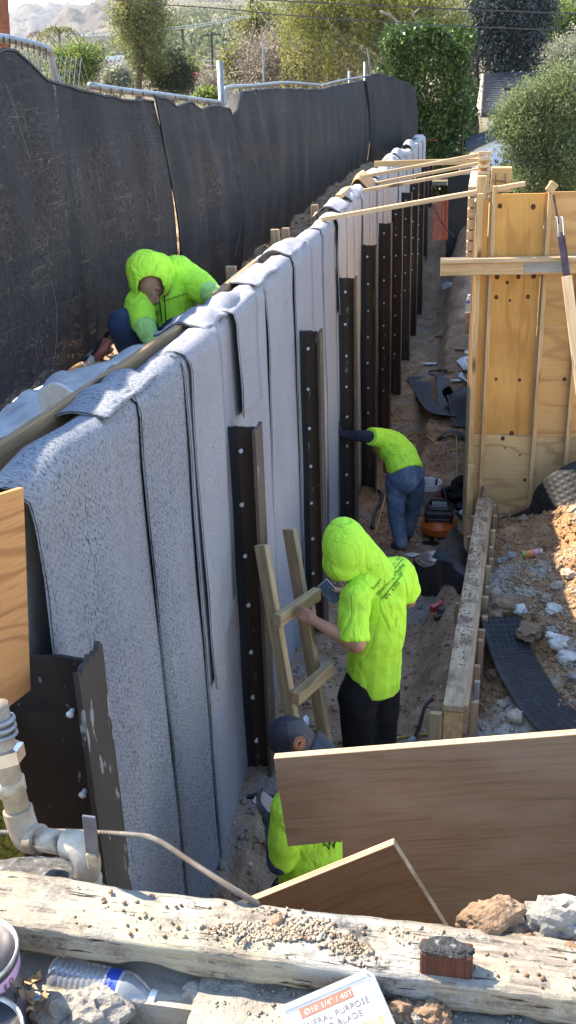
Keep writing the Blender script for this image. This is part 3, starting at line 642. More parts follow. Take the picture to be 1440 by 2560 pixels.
panel('plywood_panel', F(1226, 480, 12), F(1276, 480, 12), F(1226, 420, 12), .25, 'ply_tan', bx_)
for q in (1238, 1262): board('tie_rod', F(q, 470, 11.98), F(q + 2, 432, 11.98), .008, .008, 'rust_steel', bx_)
board('tie_rod', F(1238, 452, 11.975), F(1264, 453, 11.975), .008, .008, 'rust_steel', bx_)
# braces from wall top to form
def brace(a, b, lab, w=.04, h=.05, mid=None, mat='pine_pale'):
    A = P(*a, x=-1.36); B = P(*b, y=A.y + .1) if mid is None else P(*b, y=mid)
    o = board('brace', A + Vector((0, 0, 0)), B, h, w, mat); return tag(o, lab, 'brace')
brace((803, 549), (1313, 459), 'nearest timber brace spanning from wall top to past the formwork corner', .04, .055, 9.3)
brace((893, 480), (1218, 420), 'second nearest timber brace spanning the trench from the wall top', .04, .05)
brace((924, 462), (1219, 404), 'third timber brace spanning the trench, its end butting the post', .04, .05)
brace((905, 442), (1213, 384), 'steepest timber brace crossing over the wide flat board', .04, .05)
brace((936, 410), (1226, 402), 'wide flat board spanning the trench behind the other braces', .075, .04, mat='pine')
brace((1058, 351), (1092, 350), 'short reddish board sticking out from the far end of the wall', .04, .06, 26.5, 'redwood')
# adjustable wall brace
tbk = thing('adjustable_brace', 'slanting timber brace with a rusty steel turnbuckle against the form', 'brace', P(1384, 500, y=9.05))
a0 = P(1384, 488, y=9.08); a1 = P(1396, 560, y=9.0); a2 = P(1403, 590, y=8.97); a3 = P(1418, 700, y=8.85); a4 = P(1440, 880, y=8.6); a5 = a4 + (a4 - a3) * 1.6
MB().tube([a0, a1], .009, 8).build('threaded_rod', 'rust_steel', tbk)
for s_ in (-1, 1): board('turnbuckle_bar', a1 + Vector((s_ * .022, 0, .06)), a2 + Vector((s_ * .022, 0, -.04)), .012, .02, 'bright_steel', tbk)
board('bracket', a2, a3, .062, .03, 'rust_steel', tbk, up=(0, 1, 0)); board('timber', a3 + (a3 - a4) * .05, a5, .085, .04, 'pine_pale', tbk, up=(0, 1, 0))
MB().tube([a2 + Vector((0, -.0, .03)), a2 + (a3 - a2) * .2], .013, 8).build('threaded_rod', 'rust_steel', tbk)

# ------------------------------------------------------------------ low curb form with stakes
curb = thing('curb_form', 'low dirt-strewn timber curb form with a row of stakes', 'curb form', P(1132, 1770, z=1.2))
ca = P(1133, 1772, z=1.2); cb = P(1210, 1250, z=1.02); cd = (cb - ca).normalized(); cn = Vector((cd.y, -cd.x, 0)).normalized()
board('top_plank', ca, cb, .125, .045, 'pine_dirty', curb)
board('side_plank', ca + cn * .072 + Vector((0, 0, -.085)) + cd * .02, cb + cn * .072 + Vector((0, 0, -.085)), .034, .20, 'pine_stake', curb)
board('inner_plank', ca + Vector((0, 0, -.135)), cb + Vector((0, 0, -.135)), .118, .21, 'pine', curb)
random.seed(5)
for i in range(15):
    tt = .035 + i * .066 + random.uniform(-.008, .008); p = ca.lerp(cb, min(tt, .98)) + cn * (.112 + .012 * (i % 2) + random.uniform(0, .006))
    hgt = random.uniform(-.05, .045) if i else -.02
    board('stake', p + Vector((random.uniform(-.01, .01), 0, -.55)), p + Vector((random.uniform(-.006, .006), random.uniform(-.01, .01), hgt)), random.choice([.036, .038, .05]), .036, random.choice(['pine_stake', 'pine_stake', 'pine_old', 'pine_grey']), curb, up=cd)
for tt, hgt, wd in ((.0, -.02, .075), (.40, -.02, .035), (.58, -.04, .035), (.76, -.02, .03), (.9, -.03, .03)):
    p = ca.lerp(cb, tt) - cn * (.085 if tt > 0 else .105) + (Vector((0, -.03, 0)) if tt == 0 else Vector()); board('stake', p + Vector((0, 0, -.5)), p + Vector((0, 0, hgt)), wd, .036, 'pine_old', curb, up=cd)
# crumbs of soil on the plank
cr = MB()
for i in range(420):
    tt = random.random() ** .9 * .86 + .13; p = ca.lerp(cb, tt) + cn * random.uniform(-.055, .055) + Vector((0, 0, .0225))
    cr.ball(p, random.uniform(.003, .009), 1)
o = cr.build('soil_crumbs', 'rock_brown', curb); o['kind'] = 'stuff'
for a, b, w, lab in (((1178, 1163), (1168, 1345), .06, 'tall square stake standing before the plywood form corner'),):
    A = P(*a, y=9.0); o = board('stake', A + Vector((0, 0, -.95)), A, .06, .06, 'pine', None, up=(0, 1, 0)); tag(o, lab, 'stake')
A = P(1302, 1332, y=8.55); o = board('stake', A + Vector((0, 0, -.35)), A, .055, .036, 'pine_stake', None, up=(0, 1, 0)); tag(o, 'short stake driven into the dirt in front of the pale plywood', 'stake')
o = board('scrap_board', P(1250, 1345, y=8.75), P(1325, 1322, y=8.85), .05, .036, 'redwood'); tag(o, 'reddish scrap board lying at the foot of the plywood form', 'board')
A = P(1213, 1217, y=9.13); o = board('stake', A + Vector((0, 0, -.35)), A, .06, .036, 'pine_stake', None, up=(0, 1, 0)); tag(o, 'stubby brown block standing against the pale plywood behind the curb end', 'block')

# ------------------------------------------------------------------ timber frame held by the worker
lad = thing('wooden_ladder', 'ladder-like frame of two timber rails and two cross pieces held by a worker', 'timber frame', P(735, 1830, y=4.45))
r1a, r1b = P(654, 1362, y=4.78), P(735, 1830, y=4.50); r2a, r2b = P(724, 1322, y=5.08), P(818, 1880, y=4.78)
r1b = r1b + (r1b - r1a) * .25; r2b = r2b + (r2b - r2a) * .2
fd = Vector((-.35, -.94, 0))
board('rail', r1b, r1a, .089, .038, 'pine_old', lad, up=Vector((-.55, -.83, 0))); board('rail', r2b, r2a, .089, .038, 'pine_old', lad, up=Vector((-.55, -.83, 0)))
board('cross_piece', P(693, 1552, y=4.60), P(794, 1484, y=4.98), .05, .075, 'pine_old', lad); board('cross_piece', P(738, 1748, y=4.50), P(826, 1668, y=4.86), .05, .075, 'pine_old', lad)

# ------------------------------------------------------------------ plywood offcuts and old timber in the foreground
def polyboard(name, pts, y0, mat, lean, thick, label, edge=True):
    q = []
    for (px, py) in pts:
        p = P(px, py, y=y0); p = P(px, py, y=y0 + lean * (p.z - 2.7)); q.append(p)
    nrm = (q[1] - q[0]).cross(q[2] - q[0]).normalized(); nrm = nrm if nrm.y > 0 else -nrm
    o0 = q[0]; X = (q[1] - q[0]).normalized(); Y = nrm; Z = X.cross(Y)
    # local frame so the veneer follows the board
    R = Matrix((X, Y, Z)).transposed(); loc = [R.transposed() @ (p - o0) for p in q]
    for l in loc: l.y = 0
    m = MB(); m.prism([(l.x, 0, l.z) for l in loc], (0, thick, 0)); o = m.build(name, mat); o.location = o0; o.rotation_euler = R.to_euler()
    tag(o, label, 'plywood')
    if edge:
        e = MB()
        for i in range(len(loc)):
            a, b = loc[i], loc[(i + 1) % len(loc)]; d = (b - a)
            if d.length < .02: continue
            for k, (o1, th) in enumerate(((.18, .22), (.5, .22), (.82, .2))):
                c = (a + b) / 2; ang = math.atan2(d.z, d.x)
                e.box((c.x, thick * o1, c.z), (d.length, thick * th, .0024), Matrix.Rotation(-ang, 3, 'Y'))
        eo = e.build('veneer_edge', 'ply_edge'); eo.location = o.location; eo.rotation_euler = o.rotation_euler; adopt(eo, o)
    return o
polyboard('plywood_offcut', [(685, 1897), (1540, 1829), (1540, 2380), (866, 2380), (856, 2102), (720, 2116)], 2.32, 'ply_weathered', -.15, .022, 'large weathered brown plywood offcut standing on edge at the front of the trench')
polyboard('plywood_offcut', [(560, 2282), (983, 2112), (1130, 2345), (760, 2500)], 1.93, 'ply_brown', -.35, .018, 'smaller tilted reddish-brown plywood offcut leaning in front of the larger one')

def rough_timber(name, a, b, w, h, mat, label, seed, n=70, m_=7):
    a = Vector(a); b = Vector(b); d = b - a; L = d.length; d.normalize(); yv = Vector((0, 0, 1)).cross(d).normalized(); zv = d.cross(yv)
    ring = []
    for k in range(4):
        for j in range(m_):
            t_ = j / m_ * 2 - 1; ring.append([(t_, -1), (1, t_), (-t_, 1), (-1, -t_)][k])
    V = []
    for i in range(n + 1):
        s = i / n * L
        for (u, q) in ring:
            p = Vector((s - L / 2, u * w / 2, q * h / 2)); rr = min(abs(abs(u) - 1), abs(abs(q) - 1))
            c = max(abs(u) + abs(q) - 1.88, 0) * .5; p.y *= 1 - c * .25; p.z *= 1 - c * .3
            o = Vector((s * 5, u * 1.5, q * 1.5 + seed)); k = .003 * mnoise.noise(o) + .0045 * mnoise.noise(Vector((s * 4, u * 9, q * 9 + seed))) + .0025 * mnoise.noise(Vector((s * 22, u * 12, q * 12)))
            if abs(u) > .6: k -= .016 * max(0, mnoise.noise(Vector((s * 6 + seed, u * 2, q))) - .25)
            V.append(p + Vector((0, u, q)) * k)
    nr = len(ring); Fs = [(i * nr + k, i * nr + (k + 1) % nr, (i + 1) * nr + (k + 1) % nr, (i + 1) * nr + k) for i in range(n) for k in range(nr)]
    Fs += [tuple(range(nr))[::-1], tuple(n * nr + k for k in range(nr))]
    m = MB(); m.add(V, Fs); o = m.build(name, mat, None, True); o.location = (a + b) / 2; o.rotation_euler = Matrix((d, yv, zv)).transposed().to_euler()
    return tag(o, label, 'timber')
ta = P(-120, 2238, z=3.30); tb_ = P(1560, 2452, z=3.30)
rough_timber('old_timber', ta + Vector((0, 0, -.02)), tb_ + Vector((0, 0, -.02)), .125, .062, 'old_timber', 'long rotten paint-flecked timber lying across the foreground', 3, 160)
# concrete ledge below it
cl = MB(); cl.box((-.3, 1.275, 3.14), (2.6, .13, .135)); cl.box((.42, 1.16, 3.165), (1.7, .33, .14)); o = cl.build('concrete_ledge', 'concrete'); tag(o, 'cracked concrete ledge under the rotten foreground timber', 'ledge')
for b_ in ('SUBSURF',):
    md = o.modifiers.new('s', 'SUBSURF'); md.subdivision_type = 'SIMPLE'; md.levels = 6; md.render_levels = 6
tx_ = bpy.data.textures.new('roughness', 'CLOUDS'); tx_.noise_scale = .06; dm = o.modifiers.new('d', 'DISPLACE'); dm.texture = tx_; dm.strength = .022; dm.mid_level = .5

# ------------------------------------------------------------------ temporary fence with shade net
XN = -2.55
def lineyz(pts, x=XN):
    q = [P(a, b, x=x) for a, b in pts]; return [p.y for p in q], [p.z for p in q]
bot = lineyz([(-120, 1110), (0, 1035), (60, 985), (130, 950), (240, 880), (330, 840), (450, 775), (560, 700), (640, 622), (700, 592), (780, 540), (830, 500), (880, 452), (930, 415), (985, 375)])
def net(top, px_range_y, label, seed, x0=XN, fold=.05, x1=None):
    ty, tz = top; y0, y1 = px_range_y
    ny = int((y1 - y0) * 11) + 8; nz = 44
    def fn(u, v):
        y = y0 + (y1 - y0) * u; zt = np.interp(y, ty, tz); zb = np.interp(y, bot[0], bot[1])
        sag = .018 * abs(math.sin(y * 4.2 + seed)); z = zt - sag * (1 - v) + (zb - zt) * v
        x = x0 + ((x1 - x0) * u ** 1.5 if x1 is not None else 0)
        x += .020 * math.sin(y * 13 + 1.3 * math.sin(z * 2) + seed) * (.4 + .6 * abs(mnoise.noise(Vector((y * .7, 0, seed))))) + fold * (.6 * mnoise.noise(Vector((y * .9, z * .5, seed))) + .5 * mnoise.noise(Vector((y * 2.4 + z * .6, z * .9, seed + 3)))) + .022 * math.sin(y * 7 + 2 * z + seed) * (1 - abs(v - .3)) + .10 * v * v * mnoise.noise(Vector((y * 1.2, 0, seed + 8))) + .09 * math.sin(v * math.pi)
        return (x, y, z)
    m = MB(); m.grid(fn, ny, nz); o = m.build('shade_net', 'shade_net', None, True)
    tag(o, label, 'shade net')
    h = MB(); h.tube([fn(i / 50, 0.0) for i in range(51)], .011, 5); h.build('top_hem', 'black_plastic', o)
    h = MB(); h.tube([fn(0, i / 30) for i in range(31)], .012, 5); h.build('side_hem', 'black_plastic', o); return o, fn
tA = lineyz([(-120, 150), (-30, 128), (0, 124), (28, 112), (40, 125), (70, 158), (120, 190), (200, 221), (300, 243), (386, 250)])
tB = lineyz([(384, 236), (410, 246), (440, 262), (465, 252), (500, 270), (540, 262), (560, 268), (572, 292)])
tC = lineyz([(570, 300), (585, 268), (606, 226), (680, 218), (720, 220), (800, 222), (860, 208), (905, 200), (916, 203)])
tA = ([2.5, 3.6] + tA[0], [5.12, 5.10] + tA[1]); bot = ([2.5] + bot[0], [bot[1][0]] + bot[1])  # near net carried on out of view to shade the wall top
nA, fA = net(tA, (2.5, tA[0][-1]), 'dark shade net panel nearest the camera on the left fence', 1)
nB, fB = net(tB, (tB[0][0], tB[0][-1]), 'crumpled middle shade net panel behind the crouching worker', 2, XN + .03, .09)
nC, fC = net(tC, (tB[0][-1] - .05, tC[0][-1]), 'long greyer shade net panel right of the tall fence post', 3, XN + .01, .06)
tD = ([23.9, 24.9, 25.6, 26.4, 27.2], [5.06, 5.13, 5.08, 4.98, 4.80])
nD, fD = net(tD, (23.9, 27.2), 'last shade net panel curving to the far wall end', 4, XN + .05, .05, -1.62)
# loose threads hanging on the nets
def thread(pts, lab, x=XN + .13):
    o = MB().tube(ramp_pts([P(a, b, x=x) for a, b in pts], 6), .002, 4).build('thread', 'print_grey'); return tag(o, lab, 'thread')
thread([(14, 208), (45, 300), (74, 398)], 'white thread hanging on the upper left of the nearest net')
thread([(562, 278), (590, 360), (618, 450), (628, 500)], 'left one of two long pale threads below the tall post')
thread([(566, 282), (600, 350), (650, 430), (700, 545)], 'right one of two long pale threads below the tall post')
thread([(128, 700), (140, 760), (142, 840), (134, 910)], 'thick mauve thread on the lower nearest net')
thread([(602, 562), (596, 610), (588, 640)], 'mauve thread low on the net right of the worker')
# galvanised panel frames
fen = thing('temporary_fence', 'galvanised pipe fence frames carrying the dark shade nets', 'fence', (XN - .06, 10, 3))
XP = XN - .05
def rail(pts, r=.024, name='top_rail'):
    q = ramp_pts([P(a, b, x=XP) for a, b in pts], 5); MB().tube(q, r, 10).build(name, 'galv', fen, True)
MB().tube([(XP, 2.4, 5.16), tuple(P(-140, 83, x=XP))], .024, 10).build('top_rail', 'galv', fen, True)
rail([(-150, 82), (0, 95), (60, 106), (108, 120), (124, 132), (131, 160), (142, 205)])
rail([(225, 214), (300, 226), (420, 240), (556, 258)]); rail([(562, 262), (562, 228), (575, 218), (640, 214), (720, 207), (800, 213)], .022); rail([(806, 214), (850, 202), (910, 192)], .022)
def post(px, py, z0, name='post', r=.03): p = P(px, py, x=XP); MB().tube([(XP, p.y, z0), tuple(p)], r, 10).build(name, 'galv', fen, True)
post(549, 152, 2.9, r=.033); post(912, 155, 2.9, r=.028); post(873, 178, 3.0, r=.025); post(141, 190, 2.9, r=.028)
ch = MB()
for i in range(14):
    for s_ in (-1, 1):
        y0 = P(20, 110, x=XP).y + i * .085; ch.tube([(XP, y0 + s_ * .16, 4.72), (XP, y0, 4.98)], .0022, 4)
for i in range(16):
    for s_ in (-1, 1):
        y0 = P(565, 240, x=XP).y + i * .05; ch.tube([(XP, y0 + s_ * .14, 4.55), (XP, y0, 4.75)], .0022, 4)
ch.build('chain_link', 'galv', fen)['kind'] = 'stuff'
for py in range(12):  # net ties on the rails
    pass
tie = MB()
for a in range(0, 8): tie.tube([P(10 + a * 15, 92 + a * 4, x=XP + .03), P(10 + a * 15, 110 + a * 5, x=XP + .02)], .004, 4)
for a in range(12): tie.tube([P(250 + a * 27, 216 + a * 3.5, x=XP + .03), P(252 + a * 27, 232 + a * 3.5, x=XP + .03)], .004, 4)
tie.build('net_tie', 'black_plastic', fen)['kind'] = 'stuff'
# posts by the hedge
for px_, lab in ((1006, 'dark post left of a pair at the far wall end'), (1016, 'rusty post right of a pair at the far wall end')):
    a = P(px_, 235 + (px_ - 1006) * 2, y=28.3); o = MB().box((a.x, 28.3, (a.z + 2.4) / 2), (.09, .09, a.z - 2.4)).build('fence_post', 'pole_dark' if px_ == 1006 else 'redwood'); tag(o, lab, 'post')

# ------------------------------------------------------------------ vegetation
def leaves(name, Cn, size, mat, parent=None, aspect=2.0, droop=0.0, up=0.0, jit=.4):
    n = len(Cn); a = RNG.normal(size=(n, 3)); a[:, 2] = a[:, 2] * (1 - abs(droop)) - droop * 1.6 + up; a /= np.linalg.norm(a, axis=1, keepdims=True)
    b = RNG.normal(size=(n, 3)); b -= a * (a * b).sum(1, keepdims=True); b /= np.linalg.norm(b, axis=1, keepdims=True)
    s = size * (1 + jit * RNG.uniform(-1, 1, (n, 1))); a = a * s * .5; b = b * s * .5 / aspect
    V = np.stack([Cn - a, Cn + b * 1.0 - a * .1, Cn + a, Cn - b - a * .1], 1).reshape(-1, 3); return npmesh(name, V, np.arange(n * 4).reshape(n, 4), mat, parent)
def blobpts(blobs, n, shell=.55, clump=0, csize=.25):
    vol = np.array([r[0] * r[1] * r[2] for c, r in blobs]) ** .7; k = RNG.choice(len(blobs), n, p=vol / vol.sum())
    d = RNG.normal(size=(n, 3)); d /= np.linalg.norm(d, axis=1, keepdims=True); rr = (shell + (1 - shell) * RNG.random((n, 1))) * RNG.uniform(.75, 1.12, (n, 1))
    c = np.array([b[0] for b in blobs])[k]; r = np.array([b[1] for b in blobs])[k]; p = c + d * r * rr
    if clump:
        q = p[RNG.choice(n, clump)]; p = q[RNG.choice(clump, n)] + RNG.normal(size=(n, 3)) * csize
    return p
def tubes(name, paths, mat, parent, n=6):
    m = MB()
    for pts, r0, r1 in paths: m.tube(pts, [r0 + (r1 - r0) * i / (len(pts) - 1) for i in range(len(pts))], n)
    return m.build(name, mat, parent, True)
def wig(a, b, n, amp):
    a = Vector(a); b = Vector(b); return [a.lerp(b, i / n) + Vector((random.uniform(-amp, amp), random.uniform(-amp, amp), random.uniform(-amp, amp) * .5)) * (1 if 0 < i < n else 0) for i in range(n + 1)]
def tree(name, label, base, top, blobs, n, size, leaf, trunk='bark', r=.2, asp=2.0, droop=0, limbs=6, clump=0, cs=.3, group=None, cat='tree', shell=.5, up=0):
    sat = []
    for c_, r_ in blobs:
        for _ in range(6):
            d_ = Vector((random.gauss(0, 1), random.gauss(0, 1), random.gauss(0, 1))).normalized(); f_ = random.uniform(.2, .42); sat.append((tuple(Vector(c_) + Vector((d_.x * r_[0], d_.y * r_[1], d_.z * r_[2])) * random.uniform(.85, 1.15)), tuple(q_ * f_ for q_ in r_)))
    blobs = list(blobs) + sat
    base = Vector(base); o = thing(name, label, cat, base, group); paths = [(wig(base, top, 5, .12), r, r * .5)]
    for i in range(limbs):
        c, rr = blobs[i % len(blobs)]; e = Vector(c) + Vector((random.uniform(-.6, .6) * rr[0], random.uniform(-.6, .6) * rr[1], random.uniform(-.3, .7) * rr[2])); s_ = base.lerp(Vector(top), random.uniform(.45, 1)); paths.append((wig(s_, e, 4, .15), r * .4, r * .07))
    tubes('trunk', paths, trunk, o); leaves('crown', blobpts(blobs, n, shell, clump, cs), size, leaf, o, asp, droop, up); return o
def B(px, py, D, rx, rz, ry=None): p = P(px, py, y=D); k = D / FPX * .86; return (tuple(p), (rx * k, ry if ry else rx * k, rz * k))
random.seed(3)
D = 46.0
tree('eucalyptus_tree', 'tall drooping eucalyptus tree left of centre behind the fence', P(352, 235, y=D) + Vector((0, 0, -1.2)), P(345, 60, y=D),
     [B(350, 30, D, 62, 45), B(330, 80, D, 48, 40), B(385, 95, D, 45, 55), B(350, 150, D, 40, 50), B(320, 20, D, 40, 30), B(395, 40, D, 35, 30), B(360, -30, D, 60, 40), B(380, 165, D, 42, 35)], 22000, .13, 'leaf_euc', asp=3.2, droop=.55, clump=250, cs=.23, r=.22, shell=.3)
tree('round_tree', 'dark round bushy tree right beside the eucalyptus', P(425, 240, y=47) + Vector((0, 0, -1)), P(430, 190, y=47), [B(430, 175, 47, 42, 42), B(450, 195, 47, 30, 32), B(405, 190, 47, 30, 35)], 12000, .11, 'leaf_bush', clump=150, cs=.25)
tree('street_tree', 'bright green rounded tree left behind the sagging net', P(195, 240, y=42) + Vector((0, 0, -.5)), P(190, 185, y=42), [B(170, 158, 42, 36, 24), B(205, 148, 42, 36, 26), B(190, 170, 42, 45, 24), B(145, 166, 42, 24, 18)], 12000, .115, 'leaf_green', 'bark_pale', clump=170, cs=.22, r=.10)
tree('flowering_bush', 'pale silvery bush left of the eucalyptus trunk', P(300, 235, y=44) + Vector((0, 0, -.3)), P(300, 200, y=44), [B(298, 195, 44, 27, 22), B(282, 205, 44, 18, 14)], 3500, .15, 'leaf_pale', clump=160, cs=.16, r=.05, cat='bush')
D = 38.0
o = tree('pepper_tree', 'large weeping yellow-green pepper tree above the brush', P(945, 260, y=D) + Vector((0, 0, -1.5)), P(990, 60, y=D),
     [B(800, 20, D, 80, 45), B(880, 40, D, 70, 50), B(960, 60, D, 70, 50), B(1040, 50, D, 70, 50), B(1110, 60, D, 60, 55), B(1000, -10, D, 160, 35), B(870, -20, D, 150, 30), B(1100, 110, D, 50, 30), B(770, 50, D, 60, 40)], 30000, .115, 'leaf_pepper', 'bark_pale', asp=3, droop=.5, clump=480, cs=.25, r=.25, limbs=12)
st = []
for i in range(420):
    px_ = random.uniform(700, 1150); py_ = random.uniform(20, 120); p = P(px_, py_, y=D + random.uniform(-1.5, 1.5)); L = random.uniform(.5, 1.9) * (1 if px_ < 960 else .6)
    for k in range(int(L * 26)): st.append((p.x + random.gauss(0, .05), p.y + random.gauss(0, .05), p.z - k / 26))
leaves('hanging_strands', np.array(st), .12, 'leaf_pepper', o, 3.4, .6)
for pth in [(wig(P(935, 200, y=D - 2), P(918, 120, y=D - 2), 4, .1), .05, .025), (wig(P(1010, 115, y=D - 2), P(1050, 20, y=D - 2), 5, .15), .05, .03), (wig(P(1035, 70, y=D - 2), P(1012, 55, y=D - 2), 3, .05), .03, .02), (wig(P(950, 30, y=D - 2), P(1005, 60, y=D - 2), 3, .1), .06, .04)]: tubes('pale_limb', [pth], 'bark_pale', o)
# bare brush
def brush(name, label, boxes, n, D, seed, leaf=1500, L=(.5, 1.6)):
    random.seed(seed); m = MB(); c0 = P(boxes[0][0], boxes[0][3], y=D); o = thing(name, label, 'brush', c0); lp = []
    for i in range(n):
        x0, x1, y0, y1 = random.choice(boxes); a = P(random.uniform(x0, x1), random.uniform(y0, y1), y=D + random.uniform(-1.6, 1.6)); d = Vector((random.gauss(0, .7), random.gauss(0, .4), random.gauss(.25, .7))).normalized() * random.uniform(*L)
        m.tube([a, a + d * .5 + Vector((random.uniform(-.12, .12), 0, random.uniform(-.1, .15))), a + d + Vector((random.uniform(-.3, .3), 0, -.1))], [.022, .015, .006], 3, False)
        lp += [tuple(a + d * random.random() + Vector((random.gauss(0, .1), random.gauss(0, .1), random.gauss(0, .1)))) for _ in range(int(leaf / n * 1.0) + 1)]
    m.build('twigs', 'dry_twig', o); leaves('dry_leaves', np.array(lp), .11, 'leaf_dry', o, 1.6); return o
brush('bare_brush', 'tangled leafless brown brush behind the long net panel', [(610, 760, 130, 210), (700, 900, 120, 205)], 1100, 41, 5, 5000)
brush('dry_shrub', 'dry brown shrub below the white trailer on the hillside', [(225, 290, 175, 220)], 260, 50, 6, 1500, (.4, 1.1))
brush('dry_shrub', 'dry yellowish shrubs around the stop sign', [(395, 560, 200, 250), (520, 560, 195, 245)], 500, 56, 8, 4200, (.3, 1.0))
tree('shrub', 'low green shrub right of the stop sign', P(515, 255, y=50), P(515, 240, y=50), [B(518, 238, 50, 22, 14)], 1600, .15, 'leaf_green', clump=90, cs=.15, r=.03, cat='bush')
# clipped hedge at the far end of the trench
random.seed(9); D = 31.0; hp = []
o = thing('tall_hedge', 'tall clipped glossy hedge beyond the far end of the wall', 'hedge', P(1080, 470, y=D))
a = P(985, 120, y=D); b = P(1150, 450, y=D)
n = 84000; U = RNG.random((n, 3)); f = RNG.choice(3, n, p=[.62, .2, .18])
hx = a.x + (b.x - a.x) * U[:, 0]; hy = D - .9 + 1.8 * U[:, 1]; zb_ = b.z - .8; hz = zb_ + (a.z - zb_) * U[:, 2]
hx = np.where(f == 1, np.where(U[:, 0] < .5, a.x, b.x), hx); hy = np.where(f == 0, D - .9, hy); hz = np.where((f == 2) & (U[:, 2] > .4), a.z, hz)
q = np.stack([hx, hy, hz], 1); lump = .34 * fbm(q[:, 0] + q[:, 1], q[:, 2], 1.1, 4, 5); dirv = q - np.array([(a.x + b.x) / 2, D, (a.z + zb_) / 2]); dirv /= np.linalg.norm(dirv, axis=1, keepdims=True)
q = q + dirv * lump[:, None] * 1.6 + RNG.normal(size=(n, 3)) * .09
leaves('foliage', q, .105, 'leaf_hedge', o, 2.1, 0, .4); tubes('stems', [(wig((a.x + .5 + i * .5, D, zb_ - .8), (a.x + .5 + i * .5, D, a.z - .6), 4, .1), .06, .02) for i in range(4)], 'bark', o)
# trunk and dark tree right of the hedge
D = 44.0
o = thing('old_tree', 'thick brown furrowed trunk between hedge and shed', 'tree', P(1172, 345, y=D)); tubes('trunk', [(wig(P(1172, 370, y=D), P(1180, 60, y=D), 6, .12), .33, .24), (wig(P(1180, 260, y=D), P(1200, 235, y=D), 3, .05), .06, .03)], 'bark', o)
tree('dark_tree', 'dark blue-grey conifer-like tree towering behind the house roof', P(1270, 260, y=D) + Vector((0, 0, -1)), P(1275, 0, y=D),
     [B(1270, 30, D, 75, 60), B(1300, 90, D, 50, 60), B(1230, 110, D, 45, 55), B(1280, 150, D, 60, 45), B(1330, 20, D, 40, 60), B(1215, 40, D, 35, 50), B(1270, -30, D, 90, 40)], 40000, .14, 'leaf_dark', asp=2.6, droop=.5, clump=300, cs=.34, r=.3)
# house, shed, olive
D = 40.0
hs = thing('house', 'grey-shingled house roof rising behind the olive tree', 'house', P(1300, 290, y=D))
ra, rb, rc, rd = P(1211, 184, y=D + 3), P(1480, 170, y=D + 3), P(1500, 292, y=D), P(1203, 282, y=D)
MB().prism([ra, rb, rc, rd], (0, .12, -.16)).build('roof', 'roof_shingle', hs)
for i in range(22):
    k = i / 22; MB().tube([rd.lerp(ra, k) + Vector((0, -.02, .02)), rc.lerp(rb, k) + Vector((0, -.02, .02))], .022, 4).build('shingle_course', 'roof_shingle', hs)
MB().prism([ra + Vector((-.03, 0, 0)), rd + Vector((-.03, 0, 0)), rd + Vector((-.22, 0, -.12)), ra + Vector((-.10, 0, .02))], (0, .05, -.05)).build('barge_board', 'wall_tan', hs)
panel('wall', rd + Vector((.1, .6, -3)), rc + Vector((0, .6, -3)), rd + Vector((.1, .6, -.12)), .15, 'wall_white', hs); panel('skylight', rd.lerp(ra, .55) + Vector((.75, -.08, .06)), rd.lerp(ra, .55) + Vector((1.35, -.08, .06)), rd.lerp(ra, .85) + Vector((.75, -.08, .08)), .04, 'window_dark', hs)
D = 29.5
sh = thing('garden_shed', 'small white shed with a dark mono-pitch roof beyond the braces', 'shed', P(1230, 420, y=D))
e0, e1, e2, e3 = P(1170, 372, y=D), P(1300, 312, y=D), P(1290, 296, y=D + 1.4), P(1160, 348, y=D + 1.4)
MB().prism([e0, e1, e2, e3], (0, 0, -.10)).build('roof', 'roof_shingle', sh)
MB().prism([e0 + Vector((.1, .12, -.11)), e1 + Vector((-.05, .12, -.11)), Vector((e1.x - .05, D + .12, 2.1)), Vector((e0.x + .1, D + .12, 2.1))], (0, .1, 0)).build('wall', 'wall_white', sh)
MB().prism([e0 + Vector((.06, .09, -.12)), e1 + Vector((-.05, .09, -.12)), e1 + Vector((-.05, .09, -.36)), e0 + Vector((.06, .09, -.36))], (0, .025, 0)).build('fascia', 'white_paint', sh)
for px_ in (1222, 1240): a = P(px_, 372, y=D + .1); board('batten', (a.x, D + .11, 2.3), (a.x, D + .11, a.z), .03, .03, 'wall_white', sh)
D = 19.0
tree('olive_tree', 'bushy pale green olive tree at the right behind the formwork', P(1370, 520, y=D) + Vector((0, 0, -1.2)), P(1360, 380, y=D),
     [B(1330, 290, D, 80, 75), B(1390, 250, D, 75, 70), B(1350, 370, D, 85, 75), B(1440, 300, D, 70, 90), B(1300, 330, D, 55, 60), B(1420, 400, D, 70, 70), B(1390, 200, D, 40, 40), B(1340, 430, D, 75, 45), B(1290, 280, D, 40, 45)], 60000, .058, 'leaf_olive', 'bark', asp=3.2, droop=-.2, clump=900, cs=.115, r=.09, limbs=14, up=.5, shell=.35)
tree('garden_tree', 'dark mixed shrubbery low at the right behind the form top', P(1400, 520, y=21), P(1400, 470, y=21), [B(1330, 450, 21, 90, 40), B(1430, 455, 21, 60, 50)], 9000, .09, 'leaf_bush', clump=360, cs=.14, r=.05, cat='bush')
